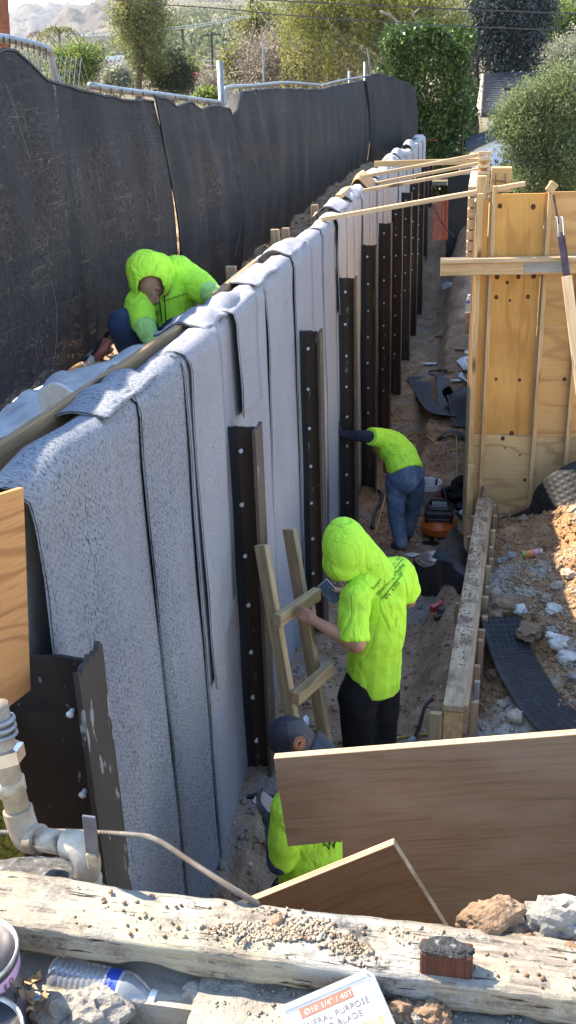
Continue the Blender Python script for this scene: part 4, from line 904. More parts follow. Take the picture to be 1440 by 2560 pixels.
for (x_, y_, D, rx, rz, lf, lab) in ((1410, 60, 60, 55, 55, 'leaf_green', 'clumpy green tree at the upper right corner'), (1420, 150, 55, 50, 55, 'leaf_pale', 'pale grey-green tree at the right edge above the house'), (650, 60, 70, 45, 40, 'leaf_euc', 'olive-green tree right of the dark utility pole'), (600, 150, 48, 40, 40, 'leaf_euc', 'yellowish brushy tree left of the thin steel pole'), (470, 195, 60, 28, 30, 'leaf_pepper', 'small yellow-green tree left of the tall fence post'), (730, 110, 44, 50, 50, 'leaf_euc', 'grey-green tree at the left edge of the pepper tree'), (1155, 280, 36, 14, 60, 'leaf_bush', 'thin dark shrub at the right side of the hedge')):
    tree('background_tree', lab, P(x_, y_ + rz + 25, y=D) + Vector((0, 0, -.8)), P(x_, y_, y=D), [B(x_, y_, D, rx, rz), B(x_ + rx * .4, y_ + rz * .3, D, rx * .6, rz * .6), B(x_ - rx * .5, y_ + rz * .2, D, rx * .5, rz * .6)], 11000, D * .0026, lf, clump=220, cs=.005 * D, r=.1, asp=2.2)
# palms
def palm(px, py, pb, D, lab, n=9, dead=False):
    c = P(px, py, y=D); b = P(px + 4, pb, y=D); o = thing('palm_tree', lab, 'palm', b); tubes('trunk', [(wig(b, c, 4, .05), .13, .10)], 'bark_pale', o); Lf = []
    fr = MB()
    for i in range(n):
        a = 2 * math.pi * i / n + random.uniform(-.2, .2); L = random.uniform(1.3, 1.8); pts = []
        for k in range(9):
            t = k / 8; pts.append(c + Vector((math.cos(a) * L * t * .9, math.sin(a) * L * t * .9, L * (.55 * t - (1.5 if dead else 1.05) * t * t))))
        fr.tube(pts, .02, 3)
        for k in range(1, 9):
            for j in range(7): Lf.append(tuple(pts[k].lerp(pts[k - 1], j / 7) + Vector((random.gauss(0, .06), random.gauss(0, .06), random.gauss(-.08, .06)))))
    fr.build('frond_ribs', 'dry_twig' if dead else 'leaf_palm', o); leaves('fronds', np.array(Lf), .34, 'leaf_dry' if dead else 'leaf_palm', o, 6, .6); return o
random.seed(12); palm(147, 74, 230, 58, 'leaning feather palm at the left against the mountains'); palm(95, 84, 215, 62, 'wilted brown palm left of the feather palm', 6, True); palm(428, 60, 130, 150, 'small distant palm right of the eucalyptus crown', 8)

# ------------------------------------------------------------------ utility poles, wires, signs, houses on the hillside
def pole(px, y0, y1, D, r, lab, mat='pole_dark', name='utility_pole', arm=None):
    a = P(px, y0, y=D); b = P(px + (y1 - y0) * .03, y1, y=D); o = thing(name, lab, 'pole', b); MB().tube([b, a], [r, r * .75], 8).build('shaft', mat, o)
    if arm: c = a.lerp(b, arm); MB().box(c, (1.6, .1, .1)).build('cross_arm', mat, o)
    return o
pole(2, -60, 120, 16, .13, 'dark wooden utility pole at the left picture edge', 'redwood')
pole(628, -20, 120, 70, .17, 'tall dark utility pole near the centre of the skyline'); pole(456, 68, 135, 130, .18, 'dark utility pole on the hillside right of the eucalyptus', arm=.1); pole(258, 120, 185, 75, .10, 'short dark pole in front of the white trailer')
pole(478, 95, 140, 140, .15, 'thin grey pole right of the hillside pole'); pole(529, 80, 200, 90, .11, 'slim pole beside the distant white house', arm=.06); pole(575, 95, 175, 100, .12, 'slim pole left of the tall central pole', arm=.05)
pole(656, 95, 205, 30, .03, 'thin galvanised pole standing behind the middle net', 'galv', 'steel_pole')
def wire(pts, D, r, lab, mat='wire'): o = MB().tube(ramp_pts([P(a, b, y=D) for a, b in pts], 8), r, 4).build('power_line', mat); return tag(o, lab, 'cable')
wire([(240, -8), (360, 8), (560, 22), (720, 38), (1080, 62), (1480, 78)], 24, .016, 'lower of two long dark power lines crossing the top of the picture')
wire([(600, -6), (720, 3), (1080, 20), (1480, 36)], 24, .018, 'upper of two long dark power lines crossing the top of the picture')
wire([(60, 85), (300, 78), (460, 65), (628, 38)], 65, .02, 'pale upper cable sagging to the central pole', 'wire_far'); wire([(120, 90), (340, 80), (480, 68), (628, 42)], 66, .02, 'pale lower cable sagging to the central pole', 'wire_far')
wire([(170, 148), (330, 150), (540, 152), (720, 150)], 70, .02, 'straight pale cable above the stop sign', 'wire_far'); wire([(170, 160), (330, 159), (540, 164), (600, 160)], 70, .02, 'straight pale cable just above the round tree', 'wire_far')
wire([(628, 5), (680, 70), (730, 120)], 68, .015, 'guy wire slanting right from the central pole', 'wire_far')
D = 58.0; s0 = P(488, 262, y=D); s1 = P(488, 183, y=D)
sg = thing('stop_sign', 'red octagonal stop sign with a white sign below it', 'sign', s0); MB().tube([s0, s1], .03, 8).build('post', 'galv', sg)
c = P(488, 197, y=D - .05); MB().lathe([(.36, 0), (.36, .02)], 8, Matrix.Translation(c) @ Matrix.Rotation(rad(90), 4, 'X') @ Matrix.Rotation(rad(22.5), 4, 'Z')).build('octagon', 'red_sign', sg)
text('lettering', 'STOP', .26, 'white_paint', sg, frame(c + Vector((0, -.03, -.09)), (1, 0, 0), (0, -1, 0)), align='CENTER'); c = P(490, 213, y=D - .05); MB().box(c, (.42, .02, .5)).build('lower_plate', 'white_paint', sg)
MB().tube([c + Vector((-.08, -.02, -.18)), c + Vector((-.08, -.02, .05)), c + Vector((.02, -.02, .14)), c + Vector((.10, -.02, .10))], .03, 5).build('arrow', 'print_black', sg); c = P(492, 187, y=D); MB().box(c, (.5, .02, .13)).build('street_name_blade', 'wall_grey', sg)
c = P(481, 219, y=D - .6); s2 = thing('road_sign', 'white square road sign left of the stop sign', 'sign', Vector((c.x, c.y, 3.4))); MB().box(c, (.62, .02, .62)).build('plate', 'white_paint', s2); MB().tube([(c.x - .2, c.y + .04, 3.4), (c.x - .2, c.y + .04, c.z + .3)], .025, 6).build('post', 'galv', s2)
MB().tube([c + Vector((-.2, -.02, -.15)), c + Vector((-.05, -.02, .1)), c + Vector((.2, -.02, .15))], .05, 5).build('arrow', 'print_black', s2); c = P(470, 207, y=D); s3 = thing('street_sign', 'small grey street sign left of the road signs', 'sign', Vector((c.x, c.y, 3.4))); MB().box(c, (.5, .02, .14)).build('plate', 'wall_grey', s3); MB().tube([(c.x + .2, c.y + .02, 3.3), (c.x + .2, c.y + .02, c.z)], .025, 6).build('post', 'galv', s3)
def house(px, py, D, w_, h_, lab, wallm, roofm, nw, flat=False):
    c = P(px, py, y=D); k = D / FPX; W, Hh = w_ * k, h_ * k; o = thing('house', lab, 'house', (c.x, c.y, c.z)); MB().box((c.x, c.y + W * .3, c.z + Hh / 2 - 1), (W, W * .6, Hh + 2)).build('wall', wallm, o)
    if flat: MB().box((c.x, c.y + W * .3, c.z + Hh + .08), (W * 1.08, W * .68, .25)).build('roof', roofm, o)
    else: MB().add([(c.x - W * .56, c.y - W * .06, c.z + Hh), (c.x + W * .56, c.y - W * .06, c.z + Hh), (c.x + W * .56, c.y + W * .66, c.z + Hh), (c.x - W * .56, c.y + W * .66, c.z + Hh), (c.x - W * .4, c.y + W * .3, c.z + Hh * 1.5), (c.x + W * .4, c.y + W * .3, c.z + Hh * 1.5)], [(0, 1, 5, 4), (1, 2, 5), (2, 3, 4, 5), (3, 0, 4), (3, 2, 1, 0)]).build('roof', roofm, o)
    for i in range(nw): MB().box((c.x - W * .38 + i * W * .76 / max(nw - 1, 1), c.y - .03, c.z + Hh * .55), (W * .12, .06, Hh * .4)).build('window', 'window_dark', o)
house(283, 163, 110, 40, 16, 'white trailer with dark windows on the hillside left of the eucalyptus', 'wall_white', 'wall_white', 4, True); house(305, 160, 118, 50, 12, 'low dark building behind the white trailer', 'wall_grey', 'redwood', 2, True)
house(543, 108, 210, 22, 10, 'white and grey two-storey house on the hillside', 'wall_white', 'wall_grey', 2); house(566, 103, 215, 26, 10, 'grey flat house right of the white hillside house', 'wall_grey', 'roof_shingle', 2, True); house(590, 146, 150, 22, 9, 'pale low house left of the tall central pole foot', 'wall_white', 'wall_grey', 3); house(525, 88, 330, 22, 5, 'distant pale flat house high on the hillside', 'wall_tan', 'wall_white', 3, True)
house(605, 106, 240, 22, 5, 'distant flat-roofed house right of the grey one', 'wall_tan', 'wall_white', 2, True); house(682, 52, 400, 22, 12, 'blue-grey house high on the hill near the centre', 'wall_grey', 'wall_white', 2, True); house(230, 95, 420, 50, 4, 'long tan building low on the mountain foot', 'wall_tan', 'wall_white', 4, True); house(440, 150, 160, 40, 5, 'low pale building behind the round tree', 'wall_tan', 'wall_white', 4, True)
# distant woods on the hillside: one mass
random.seed(21); Hc = []; Hs = []
for i in range(2600):
    r = random.uniform(110, 900) if i % 3 else random.uniform(110, 330); th = random.uniform(-.62, .12); x, y, z = (float(v) for v in terrain(np.array(r), np.array(th))); h_ = random.uniform(1.2, 3.2); k = 40
    q = RNG.normal(size=(k, 3)) * np.array([h_ * .5, h_ * .5, h_ * .42]) + np.array([x, y, z + h_ * .55]); Hc.append(q)
tag(leaves('hillside_trees', np.concatenate(Hc), .62, 'leaf_hill', None, 1.4), 'scattered distant trees and scrub covering the hillside', 'trees', None, 'stuff')

# ------------------------------------------------------------------ people
WTEX = bpy.data.textures.new('wrinkle', 'CLOUDS'); WTEX.noise_scale = .11; WTEX.noise_depth = 2
def flesh(name, mb, mat, parent, voxel=.012, it=6, wrinkle=0.0):
    o = mb.build(name, mat, parent, True); r = o.modifiers.new('remesh', 'REMESH'); r.mode = 'VOXEL'; r.voxel_size = voxel; r.use_smooth_shade = True
    s = o.modifiers.new('smooth', 'SMOOTH'); s.iterations = it; s.factor = .5
    if wrinkle:
        d = o.modifiers.new('wrinkle', 'DISPLACE'); d.texture = WTEX; d.strength = wrinkle; d.mid_level = .5; d.texture_coords = 'LOCAL'
    return o
def hand(m, wrist, direc, normal, curl=.6, s=1.0, thumb=1, spread=.9):
    """palm with four curled fingers and a thumb; normal points out of the back of the hand"""
    d = Vector(direc).normalized(); n = Vector(normal); n = (n - d * n.dot(d)).normalized(); sd = d.cross(n).normalized() * thumb; w_ = Vector(wrist)
    m.caps([w_, w_ + d * .03 * s], [.026 * s, .027 * s])
    for k in range(4): m.caps([w_ + d * .02 * s + sd * (.012 - .010 * k) * s, w_ + d * .085 * s + sd * (.030 - .020 * k) * s * spread], [.017 * s, .013 * s], 1)
    for k, L in enumerate((.070, .078, .072, .056)):
        p = w_ + d * .088 * s + sd * (.030 - .020 * k) * s * spread; dd = d.copy(); pts = [p]
        for j, f in enumerate((.45, .32, .23)):
            dd = (Matrix.Rotation(-curl * (1.0 if j else .8), 3, d.cross(n)) @ dd); pts.append(pts[-1] + dd * L * f * s)
        m.caps(pts, [.0095 * s, .009 * s, .0085 * s, .0075 * s], 1, 8)
    t0 = w_ + d * .025 * s + sd * .022 * s; t1 = t0 + (d * .55 + sd * .75 - n * .25).normalized() * .042 * s; t2 = t1 + (d * .9 + sd * .2 - n * .45).normalized() * .034 * s
    m.caps([t0, t1, t2], [.014 * s, .011 * s, .009 * s], 1, 8)
def Q(pts, y): return [P(a, b, y=(y if len(c_) == 0 else c_[0])) for a, b, *c_ in pts]

# --- worker with the ladder-like frame, seen from behind
y1 = 4.92
w1 = thing('person', 'worker in lime hooded shirt and black pants, back turned, holding the timber frame', 'person', (-.72, y1, .82))
body = MB(); nk = P(922, 1415, y=4.86); hd = P(868, 1362, y=4.80)
body.ball(hd, (.085, .10, .12)); body.caps([hd, nk], [.06, .06]); body.caps([nk, P(945, 1480, y=4.9), P(935, 1600, y=y1), P(925, 1700, y=y1)], [.07, .13, .13, .12])
shL, elL, haL = P(888, 1490, y=4.70), P(893, 1612, y=4.58), P(790, 1555, y=4.62); shR, elR, haR = P(1000, 1430, y=5.06), P(1022, 1500, y=5.15), P(875, 1482, y=5.18)
body.caps([shL, elL, haL], [.06, .05, .030]); body.caps([shR, elR, haR], [.06, .047, .032])
hand(body, haL, P(752, 1532, y=4.66) - haL, Vector((-.1, -.8, .5)), .75, 1.05, 1)
hand(body, haR, P(838, 1475, y=5.19) - haR, Vector((.1, -.2, -.9)), .35, 1.0, -1)
hipL, hipR = P(893, 1740, y=4.84), P(952, 1735, y=5.0)
knL, knR = hipL + Vector((0, .05, -.36)), hipR + Vector((0, .04, -.36)); anL = Vector((knL.x - .02, knL.y - .03, .90)); anR = Vector((knR.x + .02, knR.y - .02, .90))
body.caps([P(925, 1700, y=y1), hipL, knL, anL], [.12, .085, .06, .045]); body.caps([P(925, 1700, y=y1), hipR, knR, anR], [.12, .085, .06, .045])
flesh('body', body, 'skin', w1, .009, 4)
sh = MB(); sh.caps(Q([(930, 1425, 4.88), (945, 1475, 4.92), (942, 1560), (937, 1620), (932, 1716)], y1), [.105, .168, .168, .160, .160], hem=True); sh.ball(P(965, 1460, y=4.92), (.15, .12, .12), 3)
sh.caps([P(925, 1440, y=4.84), shL, P(884, 1545, y=4.66), P(884, 1603, y=4.60)], [.09, .085, .086, .092], hem=True); sh.caps([P(960, 1435, y=4.95), shR, P(1014, 1488, y=5.12)], [.10, .088, .086], hem=True)
shirt = flesh('shirt', sh, 'neon_shirt', w1, .011, 5, .026)
hm = MB(); hc = P(864, 1366, y=4.80); ax = (P(878, 1290, y=4.8) - hc)
hm.ball(hc, (.128, .15, .165), 3, Matrix.Rotation(rad(-12), 3, 'Y')); hm.ball(P(858, 1402, y=4.80), (.118, .14, .11), 3); hm.caps([P(880, 1375, y=4.82), P(915, 1405, y=4.85), P(940, 1435, y=4.88)], [.125, .11, .11])
flesh('hood', hm, 'neon', w1, .010, 8, .010)
pm = MB(); pm.caps([P(928, 1690, y=y1), hipL, knL, anL + Vector((0, 0, .02))], [.145, .118, .095, .085]); pm.caps([P(928, 1690, y=y1), hipR, knR, anR + Vector((0, 0, .02))], [.145, .118, .095, .085]); flesh('trousers', pm, 'black_cloth', w1, .013, 6, .015)
for a_ in (anL, anR): b_ = MB(); b_.caps([a_ + Vector((0, 0, -.01)), a_ + Vector((-.02, .13, -.035))], [.05, .045]); flesh('boot', b_, 'boot', w1, .012, 3)
# the print on his back
tn = (EYE - P(975, 1450, y=4.75)).normalized(); td = P(1022, 1392, y=4.6) - P(938, 1492, y=4.6)
def back_print(px, py, s, sz, sxx=1.0): return text('print', s, sz, 'ink', shirt, frame(P(px, py, y=4.60), td, tn), shirt, sxx)
back_print(933, 1476, 'Expert', .027); back_print(945, 1492, 'Waterproofing N Roofing', .029, .74); back_print(985, 1412, 'LIC. 1075', .016); back_print(1000, 1440, 'INC.', .018); back_print(966, 1501, '876 . 6.523', .026, 1.0)
for a_, b_ in (((957, 1457), (1004, 1397)), ((954, 1500), (1003, 1440))):
    p0, p1 = P(*a_, y=4.60), P(*b_, y=4.60); fr = frame(p0, td, tn); L = (p1 - p0).length; m = MB(); m.add([(i * L / 16, j * .004, 0) for i in range(17) for j in range(2)], [(2 * i, 2 * i + 2, 2 * i + 3, 2 * i + 1) for i in range(16)])
    o = m.build('print_rule', 'ink'); o.matrix_basis = fr; adopt(o, shirt); sw = o.modifiers.new('wrap', 'SHRINKWRAP'); sw.target = shirt; sw.wrap_method = 'PROJECT'; sw.use_project_z = True; sw.use_negative_direction = True; sw.offset = .004
def phone(p, xd, nrm, lab, screen='phone_glass', back='phone_rim', s=1.0):
    M4 = frame(p, xd, nrm); o = thing('smartphone', lab, 'phone', p); m = MB(); m.box((0, 0, 0), (.152 * s, .075 * s, .009 * s), None, .006 * s * .6); q = m.build('case', back); q.matrix_basis = M4; adopt(q, o)
    m = MB(); m.box((0, 0, .0052 * s), (.141 * s, .066 * s, .001)); q = m.build('screen', screen); q.matrix_basis = M4; adopt(q, o); return o
phone(P(826, 1480, y=5.16), P(812, 1462, y=5.16) - P(842, 1498, y=5.16), EYE - P(826, 1480, y=5.16) + Vector((.5, 0, .6)), 'phone held by the worker with the timber frame')

# --- worker in jeans leaning on the wall
y2 = 9.35
w2 = thing('person', 'worker in lime shirt and blue jeans bending over with one hand on the wall', 'person', (-.6, y2, .32))
body = MB(); body.caps(Q([(1010, 1195), (990, 1135, 9.5), (958, 1112, 9.65)], y2), [.13, .14, .13]); body.caps(Q([(958, 1112, 9.65), (972, 1128, 9.9), (980, 1140, 10.0)], y2), [.07, .07, .10])
lg = [Q([(990, 1205), (990, 1290, 9.35), (1003, 1362, 9.25)], y2), Q([(1036, 1205, 9.5), (1032, 1270, 9.65), (1020, 1330, 9.65)], y2)]
for q in lg: body.caps(q, [.09, .06, .045])
arm = Q([(948, 1097, 9.5), (893, 1090, 9.32), (850, 1084, 9.33)], y2); body.caps(arm, [.06, .045, .032]); body.caps(Q([(975, 1115, 9.8), (965, 1175, 9.9)], y2), [.06, .04])
flesh('body', body, 'skin', w2, .012, 4)
sm = MB(); sm.caps(Q([(958, 1103, 9.6), (978, 1115, 9.55), (1000, 1138, 9.45), (1014, 1180)], y2), [.125, .165, .175, .185], hem=True); sm.caps(Q([(968, 1100, 9.55), (948, 1094, 9.45), (926, 1091, 9.34)], y2), [.115, .10, .092], hem=True)
flesh('shirt', sm, 'neon_shirt', w2, .012, 6, .016)
jm = MB(); jm.caps(Q([(1002, 1188), (1028, 1186, 9.42)], y2), [.155, .15]); jm.caps(Q([(1014, 1170), (1014, 1200)], y2), [.15, .15])
for q in lg: jm.caps([q[0], q[1], q[2] + Vector((0, 0, .02))], [.118, .088, .072])
flesh('jeans', jm, 'denim', w2, .012, 5, .014)
sv = MB(); sv.caps(Q([(935, 1092, 9.38), (895, 1090, 9.32), (856, 1085, 9.33)], y2), [.068, .058, .042]); flesh('sleeve', sv, 'navy_sleeve', w2, .009, 4, .01)
gm = MB(); hw = P(852, 1083, y=9.33); hand(gm, hw, Vector((-.35, .1, .95)), Vector((.95, -.2, .3)), .05, 1.15, 1); flesh('glove', gm, 'glove_dark', w2, .006, 2)
for q in lg: b_ = MB(); b_.caps([q[2] + Vector((0, 0, -.03)), q[2] + Vector((-.07, .10, -.06))], [.055, .05]); flesh('boot', b_, 'boot', w2, .012, 3)

# --- worker under the cap, mostly behind the plywood
y3 = 3.45
w3 = thing('person', 'worker in lime shirt and grey cap looking at a phone behind the plywood offcut', 'person', (-.66, y3, .5))
hd = P(738, 1880, y=3.55); body = MB(); body.ball(hd, (.078, .095, .115), 3); body.ball(hd + Vector((.085, .02, -.03)), (.014, .014, .02), 1); body.ball(hd + Vector((-.01, -.09, -.01)), (.02, .012, .03), 1); body.caps([hd, P(752, 1960, y=3.58), P(770, 2050, y=3.5)], [.065, .06, .11])
hpv = P(775, 2215, y=3.48); body.caps([P(770, 2050, y=3.5), hpv], [.13, .13])
for dx in (-.09, .09): body.caps([hpv + Vector((dx, 0, -.05)), hpv + Vector((dx * 1.2, .08, -.45)), Vector((hpv.x + dx * 1.2, hpv.y, .58))], [.09, .06, .045])
aL = [P(722, 2020, y=3.36), P(698, 2150, y=3.30), P(680, 2062, y=3.42)]; aR = [P(840, 2020, y=3.6), P(800, 2110, y=3.72), P(720, 2020, y=3.64)]
body.caps(aL, [.06, .048, .034]); body.caps(aR, [.06, .048, .034]); flesh('body', body, 'skin', w3, .009, 4)
sm = MB(); sm.caps([P(760, 1990, y=3.55), P(772, 2070, y=3.48), P(775, 2150, y=3.46), hpv], [.10, .155, .155, .15]); sm.caps([P(740, 2010, y=3.45), aL[0], P(712, 2100, y=3.31), P(706, 2150, y=3.30)], [.09, .085, .075, .062]); sm.caps([P(800, 2010, y=3.55), aR[0], aR[1]], [.09, .085, .075]); s3 = flesh('shirt', sm, 'neon_shirt', w3, .011, 6, .02)
pm = MB()
for dx in (-.09, .09): pm.caps([hpv + Vector((0, 0, -.03)), hpv + Vector((dx, 0, -.08)), hpv + Vector((dx * 1.2, .08, -.45)), Vector((hpv.x + dx * 1.2, hpv.y, .6))], [.145, .115, .09, .08])
flesh('trousers', pm, 'denim_dark', w3, .013, 5, .012)
for dx in (-.09, .09): b_ = MB(); b_.caps([Vector((hpv.x + dx * 1.2, hpv.y, .55)), Vector((hpv.x + dx * 1.2 - .03, hpv.y + .13, .53))], [.05, .045]); flesh('boot', b_, 'boot', w3, .012, 3)
cf = MB(); cf.caps([P(699, 2155, y=3.295), P(692, 2118, y=3.33)], [.058, .05]); flesh('cuff', cf, 'denim_dark', w3, .008, 3)
gm = MB(); gm.caps([P(691, 2115, y=3.34), aL[2]], [.046, .034]); hand(gm, aL[2], P(652, 2020, y=3.46) - aL[2], Vector((-.6, -.5, -.5)), .45, 1.1, -1); flesh('glove', gm, 'glove_grey', w3, .006, 2)
gm = MB(); gm.caps([aR[2], P(708, 2010, y=3.62)], [.036, .034]); hand(gm, P(708, 2008, y=3.60), P(668, 1992, y=3.58) - P(708, 2008, y=3.60), Vector((0, .5, .8)), .3, 1.1, 1); flesh('glove', gm, 'glove_dark', w3, .006, 2)
phone(P(672, 2012, y=3.50), P(700, 2035, y=3.50) - P(645, 1992, y=3.50), EYE - P(672, 2012, y=3.5) + Vector((-.6, 0, .5)), 'phone in the gloved hands of the worker with the cap', 'phone_screen', 'phone_case', 1.0)
text('print', 'Expert', .045, 'ink', s3, frame(P(806, 2117, y=3.25), P(850, 2106, y=3.25) - P(806, 2117, y=3.25), EYE - P(820, 2110, y=3.4)), s3); text('print', 'W', .05, 'ink', s3, frame(P(815, 2128, y=3.25), P(850, 2106, y=3.25) - P(806, 2117, y=3.25), EYE - P(820, 2110, y=3.4)), s3)
# his cap
cp = thing('baseball_cap', 'dark grey baseball cap with a round leather patch above the plywood edge', 'cap', hd)
cc = P(724, 1843, y=3.46); fdir = Vector((.95, -.27, -.06)).normalized(); up_ = Vector((.05, -.35, .93)); up_ = (up_ - fdir * up_.dot(fdir)).normalized(); sdv = up_.cross(fdir); CR = Matrix((fdir, sdv, up_)).transposed()
def dome(u0, u1, name, mat):
    m = MB(); m.grid(lambda u, v: cc + CR @ (Vector((math.cos(u0 + (u1 - u0) * u) * math.cos(v * 1.5) * .104, math.sin(u0 + (u1 - u0) * u) * math.cos(v * 1.5) * .092, math.sin(v * 1.5) * .108 - .01))), 14, 12); return m.build(name, mat, cp, True)
for i in range(6): dome(i * math.pi / 3 - math.pi / 3, (i + 1) * math.pi / 3 - math.pi / 3 - .01, 'crown_panel', 'cap_front' if i in (0, 1) else 'cap_cloth')
m = MB(); m.grid(lambda u, v: cc + CR @ Vector((.085 + (.105 * math.cos((u - .5) * 2.4)) * v + .02 * math.cos((u - .5) * 2.4), (u - .5) * .185 * (1 - .12 * v), -.005 - .018 * v - .09 * (u - .5) ** 2)), 16, 8); bl_ = m.build('bill', 'cap_front', cp, True); sd_ = bl_.modifiers.new('t', 'SOLIDIFY'); sd_.thickness = .004
MB().ball(cc + CR @ Vector((0, 0, .098)), (.009, .009, .005), 1).build('button', 'cap_cloth', cp)
pn = (CR @ Vector((.70, -.46, .54))).normalized(); pc = cc + CR @ Vector((.074, -.048, .060)); fr = frame(pc + pn * .012, sdv * -1 + fdir * .2, pn)
def onpatch(mb, nm, mt, dz): q = mb.build(nm, mt, None, True); q.matrix_basis = fr @ Matrix.Translation((0, 0, dz)); adopt(q, cp); return q
onpatch(MB().lathe([(.030, -.006), (.030, 0), (.029, .001)], 28), 'leather_patch', 'leather_patch', 0)
mm = MB(); mm.tube([(math.cos(a) * .019, math.sin(a) * .019, 0) for a in np.linspace(0, 6.2832, 25)], .0007, 4); mm.tube([(math.cos(a) * .0285, math.sin(a) * .0285, 0) for a in np.linspace(0, 6.2832, 25)], .0008, 4)
for k in range(14): a = k / 14 * 6.28; mm.box((math.cos(a) * .0238, math.sin(a) * .0238, 0), (.004, .003, .0008), Matrix.Rotation(a, 3, 'Z'))
mm.tube([(-.012, .004, 0), (-.004, -.005, 0), (.006, -.004, 0), (.011, .006, 0)], [.001, .004, .004, .001], 5); mm.tube([(.0, -.002, 0), (-.002, .010, 0)], [.003, .0006], 5); onpatch(mm, 'patch_emblem', 'ink', .0016)

# --- crouching hooded worker by the fence
y4 = 6.15
w4 = thing('person', 'hooded worker in lime jacket and jeans crouching between fence and wall', 'person', (-2.1, y4, 2.95))
hd = P(378, 705, y=6.08); body = MB(); fdv = Vector((.25, -.80, -.55)).normalized()
body.ball(hd, (.085, .10, .115), 3); fc = hd + fdv * .085; body.caps([fc + Vector((.012, -.005, .0)), fc + fdv * .022 + Vector((.012, 0, -.02))], [.013, .017], 1); body.ball(fc + Vector((-.03, .0, .02)), (.022, .015, .012), 1); body.ball(fc + Vector((.045, .0, .02)), (.022, .015, .012), 1); body.ball(hd + fdv * .06 + Vector((0, 0, -.07)), (.05, .05, .04), 2)
body.caps([hd, P(420, 730, y=6.25), P(430, 800, y=6.3)], [.07, .12, .13]); aL = Q([(350, 765, 6.05), (358, 815, 5.85), (385, 862, 5.80)], y4); aR = Q([(490, 705, 6.25), (535, 738, 6.05), (560, 760, 5.8)], y4)
body.caps(aL, [.06, .05, .034]); body.caps(aR, [.06, .05, .034]); hand(body, aL[2], Vector((.4, -.3, -.8)), Vector((-.4, -.8, .1)), .6); hand(body, aR[2], Vector((.6, -.6, -.4)), Vector((.3, -.3, .9)), .5)
lg = [Q([(400, 830, 6.3), (310, 812, 5.95), (345, 905, 6.05)], y4), Q([(450, 830, 6.35), (440, 845, 5.95), (430, 930, 6.2)], y4)]
for q in lg: body.caps(q, [.09, .065, .05])
flesh('body', body, 'skin', w4, .009, 3)
jk = MB(); jk.caps(Q([(395, 722, 6.2), (425, 730, 6.28), (428, 780, 6.28), (420, 815, 6.25)], y4), [.12, .175, .165, .16]); jk.caps(Q([(370, 740, 6.15), (350, 765, 6.05), (358, 805, 5.9)], y4), [.12, .105, .085]); jk.caps(Q([(440, 690, 6.3), (482, 705, 6.27), (520, 730, 6.12)], y4), [.14, .11, .09]); j4 = flesh('jacket', jk, 'neon', w4, .011, 6, .022)
sv = MB(); sv.caps(Q([(357, 800, 5.91), (368, 832, 5.83), (388, 860, 5.80)], y4), [.078, .066, .055]); sv.caps(Q([(518, 728, 6.13), (545, 745, 5.95)], y4), [.078, .062]); flesh('undersleeve', sv, 'neon_pale', w4, .009, 4, .014)
hm = MB(); n_ = 26
def hoodfn(u, v):                      # shell of cloth round the head, open towards the face
    a = v * 6.2832; th = .62 + 2.35 * u; e1_ = fdv.orthogonal().normalized(); e2_ = fdv.cross(e1_); r_ = .155 + .014 * math.sin(a * 3 + 1) * u
    p = hd + (-fdv * -math.cos(th) + (e1_ * math.cos(a) + e2_ * math.sin(a)) * math.sin(th)) * r_; p += Vector((-.012, .02, .03)); 
    return p + Vector((0, 0, .02 if p.z > hd.z else 0))
hm.grid(hoodfn, 16, 32); ho = hm.build('hood', 'neon', w4, True); sd_ = ho.modifiers.new('t', 'SOLIDIFY'); sd_.thickness = .012; ho.modifiers.new('ss', 'SUBSURF').render_levels = 1; dd_ = ho.modifiers.new('w', 'DISPLACE'); dd_.texture = WTEX; dd_.strength = .022; dd_.texture_coords = 'LOCAL'
jm = MB()
for q in lg: jm.caps(q, [.13, .112, .09])
flesh('jeans', jm, 'denim_dark', w4, .012, 5, .014)
for q in lg: b_ = MB(); b_.caps([q[2] + Vector((0, 0, -.03)), q[2] + Vector((.02, -.12, -.06))], [.055, .05]); flesh('boot', b_, 'boot', w4, .012, 3)
fr4 = frame(P(417, 752, y=5.9), P(448, 742, y=5.9) - P(417, 752, y=5.9), EYE - P(430, 750, y=6.2)); text('print', 'Waterproofing Roofing', .022, 'ink', j4, fr4 @ Matrix.Translation((-.03, 0, 0)), j4, .8)
for pts in ([(396, 738), (400, 765), (404, 805)], [(410, 738), (413, 770), (415, 810)]): MB().tube(ramp_pts([P(a, b, y=6.04) for a, b in pts], 4), .004, 5).build('drawstring', 'ink', j4)

